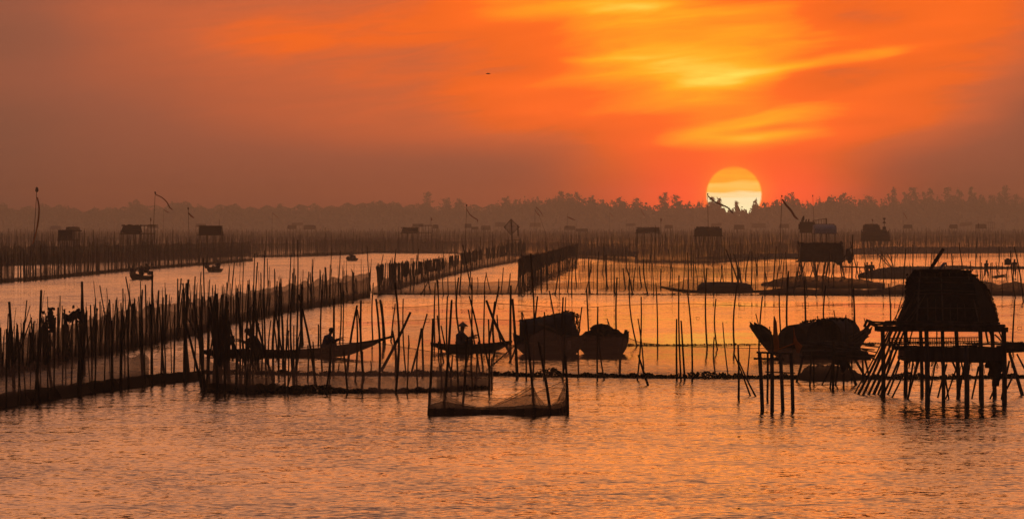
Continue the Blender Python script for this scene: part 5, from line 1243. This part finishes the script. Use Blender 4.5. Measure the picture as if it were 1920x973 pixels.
# 6. moored long boat with a rounded shelter
d = D(549)
o = thing('moored_boat', W(1360, 549), 'hazy long low boat with a rounded oblong shelter, moored along the weed row', 'boat')
hull(o, pt(1238, 547, d), pt(1500, 547, d + 2), 1.6, [(0, .42), (.12, .24), (.3, .10), (.6, .10), (.8, .16), (1, .45)], [(0, .36), (.1, .08), (.25, -.1), (.8, -.1), (.92, .1), (1, .4)], [(0, .1), (.2, .7), (.4, 1), (.7, 1), (.9, .5), (1, .1)], n=36)
b = MB(); b.loft([[(x, d + 1 - 1.0 * w * math.cos(a), .05 + h * math.sin(a) ** .45) for a in [math.pi * i / 12 for i in range(13)]] for x, h, w in [((px - 960) * d / F, h, w) for px, h, w in [(1308, .12, .6), (1310, .45, .9), (1316, .62, 1), (1345, .68, 1), (1375, .66, 1), (1400, .60, 1), (1408, .48, .95), (1413, .2, .7)]]]); b.build('shelter', M['weave'], o)
# 7. three boats under way in the channel
def far_boat(label, px, py, w, yaw, people, seed):
    d = D(py); s = d / F; o = thing('motor_sampan', W(px, py), label, 'boat', 'motor boats in the channel')
    L = 4.2; c = W(px, py); A = c + Vector((-math.sin(yaw) * 1.5, -math.cos(yaw) * 1.5, 0)); B = A + Vector((math.sin(yaw) * L, math.cos(yaw) * L, 0))
    hull(o, A, B, w * s, [(0, .66), (.12, .46), (.4, .30), (1, .28)], [(0, .45), (.1, .1), (.2, -.1), (1, -.05)], [(0, .3), (.12, .7), (.3, 1), (1, .8)], n=16)
    b = MB(); e = B + Vector((math.sin(yaw) * .1, 0, .35)); b.box(e + Vector((-.2, -.5, 0)), e + Vector((.2, .0, .35))); b.build('engine', M['tarp'], o)
    for i, (dx, t, pose, lab) in enumerate(people):
        p = A.lerp(B, t) + Vector((dx, 0, .34 if i < 2 else .5)); figure(lab, p, pose, math.pi * 1.5 if pose != 'steer' else math.pi, 1.0, 'cloth_d', None, fingers=False)
far_boat('closest motor sampan in the channel, with three dark figures aboard', 258, 524, 20, .32, [(0, .12, 'sit', 'first of two low figures crouching at the bow of the closest channel boat'), (.5, .25, 'sit', 'second low figure crouching behind the bow of the closest channel boat'), (.35, .62, 'sit', 'upright figure seated tall at the engine of the closest channel boat')], 1)
far_boat('middle motor sampan in the channel, two upright dark shapes aboard', 400, 510, 24, .12, [(-.45, .1, 'sit', 'figure at the bow of the middle channel boat'), (.35, .5, 'sit', 'figure amidships in the middle channel boat')], 2)
far_boat('most distant motor sampan, a small dark wedge near the channel end', 659, 489, 20, .1, [(0, .3, 'sit', 'lone figure in the most distant channel boat')], 3)
figure('person walking on the mud edge behind the lattice hut, arms loose', W(1849, 524) + Vector((0, 0, .05)), 'walk', -.9, 1.0, 'cloth_d', None, fingers=False).scale = (.92, .92, .92)
figure('person standing by a bundle of poles at the edge of the picture', W(1902, 521) + Vector((0, 0, .05)), 'stand', -1.4, 1.0, 'cloth_d', None, fingers=False).scale = (.92, .92, .92)
figure('person wading between box hut and mud bank, back turned', W(1626, 524), 'stand', 1.5, 1.0, 'cloth_d', None, fingers=False).scale = (.85, .85, .85)
figure('second person wading beside the first, near the dark crate', W(1634, 526), 'walk', 1.2, 1.0, 'cloth_d', None, fingers=False).scale = (.9, .9, .9)
b = MB(); dd = D(520); b.box(pt(1640, 522, dd), pt(1655, 512, dd + .6)); tag(b.build('crate', M['tarp'], org=pt(1647, 522, dd)), 'dark square crate on the mud beside the wading people', 'crate')
b = MB(); dd = D(515); b.box(pt(1884, 497, dd), pt(1894, 486, dd + .5)); b.box(pt(1887, 487, dd), pt(1892, 484, dd + .3)); tag(b.build('crate', M['tarp'], org=pt(1888, 497, dd)), 'small dark box perched on the mud bank next to the standing person', 'crate')
def raft():
    d = D(521); o = thing('gangplank', pt(1610, 500, d), 'level gangplank on posts linking box hut and mud bank', 'gangplank')
    b = MB(); b.beam(pt(1580, 500, d), pt(1640, 502, d), .5, .12); b.build('plank', M['wood'], o)
    for x in (1597, 1612, 1626): b = MB(); b.tube(pt(x, 500, d), pt(x, 524, d), .05, n=6); b.build('leg', M['wood'], o)
    b = MB(); q = pt(1592, 478, d); b.path([pt(1589, 466, d), q, pt(1594, 486, d), pt(1592, 494, d)], [.1, .28, .3, .1], 8, .5); tag(b.build('hung_net_bundle', M['cloth_d'], org=pt(1592, 494, d)), 'dark bundle of netting hung beside the box hut', 'net bundle')
raft()
def heap():
    d = D(525); b = MB(); r = random.Random(3)
    for k in range(26): bam(b, 1858 + r.uniform(0, 16), 522 - r.random() * 4, 1872 + r.uniform(0, 16), 520 - r.random() * 6, 1.3, d + r.uniform(-.4, .4))
    tag(b.build('brushwood_heap', M['wood'], org=pt(1872, 524, d)), 'ragged heap of sticks on the net bank behind the lattice hut', 'brushwood')
heap()
def rags():
    for (x, y, lab, pts) in [(97, 592, 'black cloth bundle hung on the fence stakes, the smaller upright one', [(96, 583, .06), (94, 592, .12), (98, 604, .15), (97, 614, .11), (99, 619, .04)]),
                             (138, 592, 'ragged black sheet stretched over fence stakes, the bigger one with a hanging tail', [(126, 600, .08), (133, 596, .15), (140, 590, .15), (147, 584, .10), (148, 594, .09), (156, 604, .04)])]:
        d = 172.0; b = MB(); b.path([pt(a, c, d) for a, c, _ in pts], [q * .78 for _, _, q in pts], 8, .5); rr = random.Random(x)
        for k in range(60):
            a, c, q = pts[rr.randrange(len(pts))]; b.leaf(pt(a, c, d) + Vector((rr.gauss(0, q * .75), 0, rr.gauss(0, q * .9))), rr.uniform(.03, .08), rr)
        tag(b.build('hung_cloth', M['cloth_d'], org=pt(x, y, d)), lab, 'cloth')
    for k, (x, yt, yb_) in enumerate([(104, 600, 706), (112, 598, 706)]): pass
    o = thing('bamboo_rack', W(376, 727), 'small open bamboo frame against the thicket corner', 'frame')
    b = MB(); d = D(727)
    for (x0, y0, x1, y1) in [(375, 673, 375, 727), (380, 673, 380, 722), (375, 674, 381, 674), (375, 690, 381, 690)]: bam(b, x0, y0, x1, y1, 1.6, d)
    b.build('rail_lattice', M['stake'], o)
    o = thing('fish_basket_rack', W(998, 552), 'ladder-like slatted rack standing in the close pole row', 'rack')
    b = MB(); d = D(552)
    for (x0, y0, x1, y1) in [(989, 512, 989, 552), (1004, 512, 1004, 552)] + [(989, 514 + 6 * k, 1004, 514 + 6 * k) for k in range(6)]: bam(b, x0, y0, x1, y1, 1.4, d)
    b.build('rail_lattice', M['stake'], o)
rags()
# low dark sheds and boats lying behind the palisade
for (x0, x1, yt, yb, lab) in [(170, 199, 448, 458, 'dark humped boat lying behind the palisade'), (62, 86, 451, 464, 'low dark boat at the foot of the orange banner'), (258, 288, 451, 460, 'flat dark raft in front of the porch hut')]:
    d = D(yb + 3); o = thing('moored_boat', pt((x0 + x1) / 2, yb, d), lab, 'boat', 'boats lying behind the palisade'); q = pt((x0 + x1) / 2, yb, d).z
    z0 = 0.0; A = pt(x0 - 6, yb, d); B = pt(x1 + 6, yb, d); A.z = B.z = 0; top = pt(x0, yt, d).z
    hull(o, A, B, 1.4, [(0, top * .6), (.2, top * .45), (.8, top * .45), (1, top * .6)], [(0, .3), (.15, -.1), (.85, -.1), (1, .3)], [(0, .2), (.3, 1), (.7, 1), (1, .2)], n=12)
    arch_roof(o, A.lerp(B, .25), A.lerp(B, .8), top * .62, top * .62, 1.3, top * .38, M['thatch'], pw=.5)
def bird():
    d = 400; c = pt(915, 139, d); b = MB(); b.path([c + Vector((-.14, 0, .0)), c + Vector((-.05, 0, .015)), c + Vector((.07, 0, .01)), c + Vector((.16, 0, 0))], [.012, .04, .035, .01], 7)
    o = b.build('flying_bird', M['cloth_d'], org=c); tag(o, 'small dark bird gliding alone in the sky', 'bird')
    for s_ in (1, -1):
        w = MB(); w.loft([[c + Vector((.03, s_ * q, z + .0)), c + Vector((-.05 + q * .05, s_ * q, z)), c + Vector((-.05 + q * .05, s_ * q, z + .008))] for q, z in ((.02, .01), (.18, .05), (.36, .0))]); w.build('wing', M['cloth_d'], o)
bird()
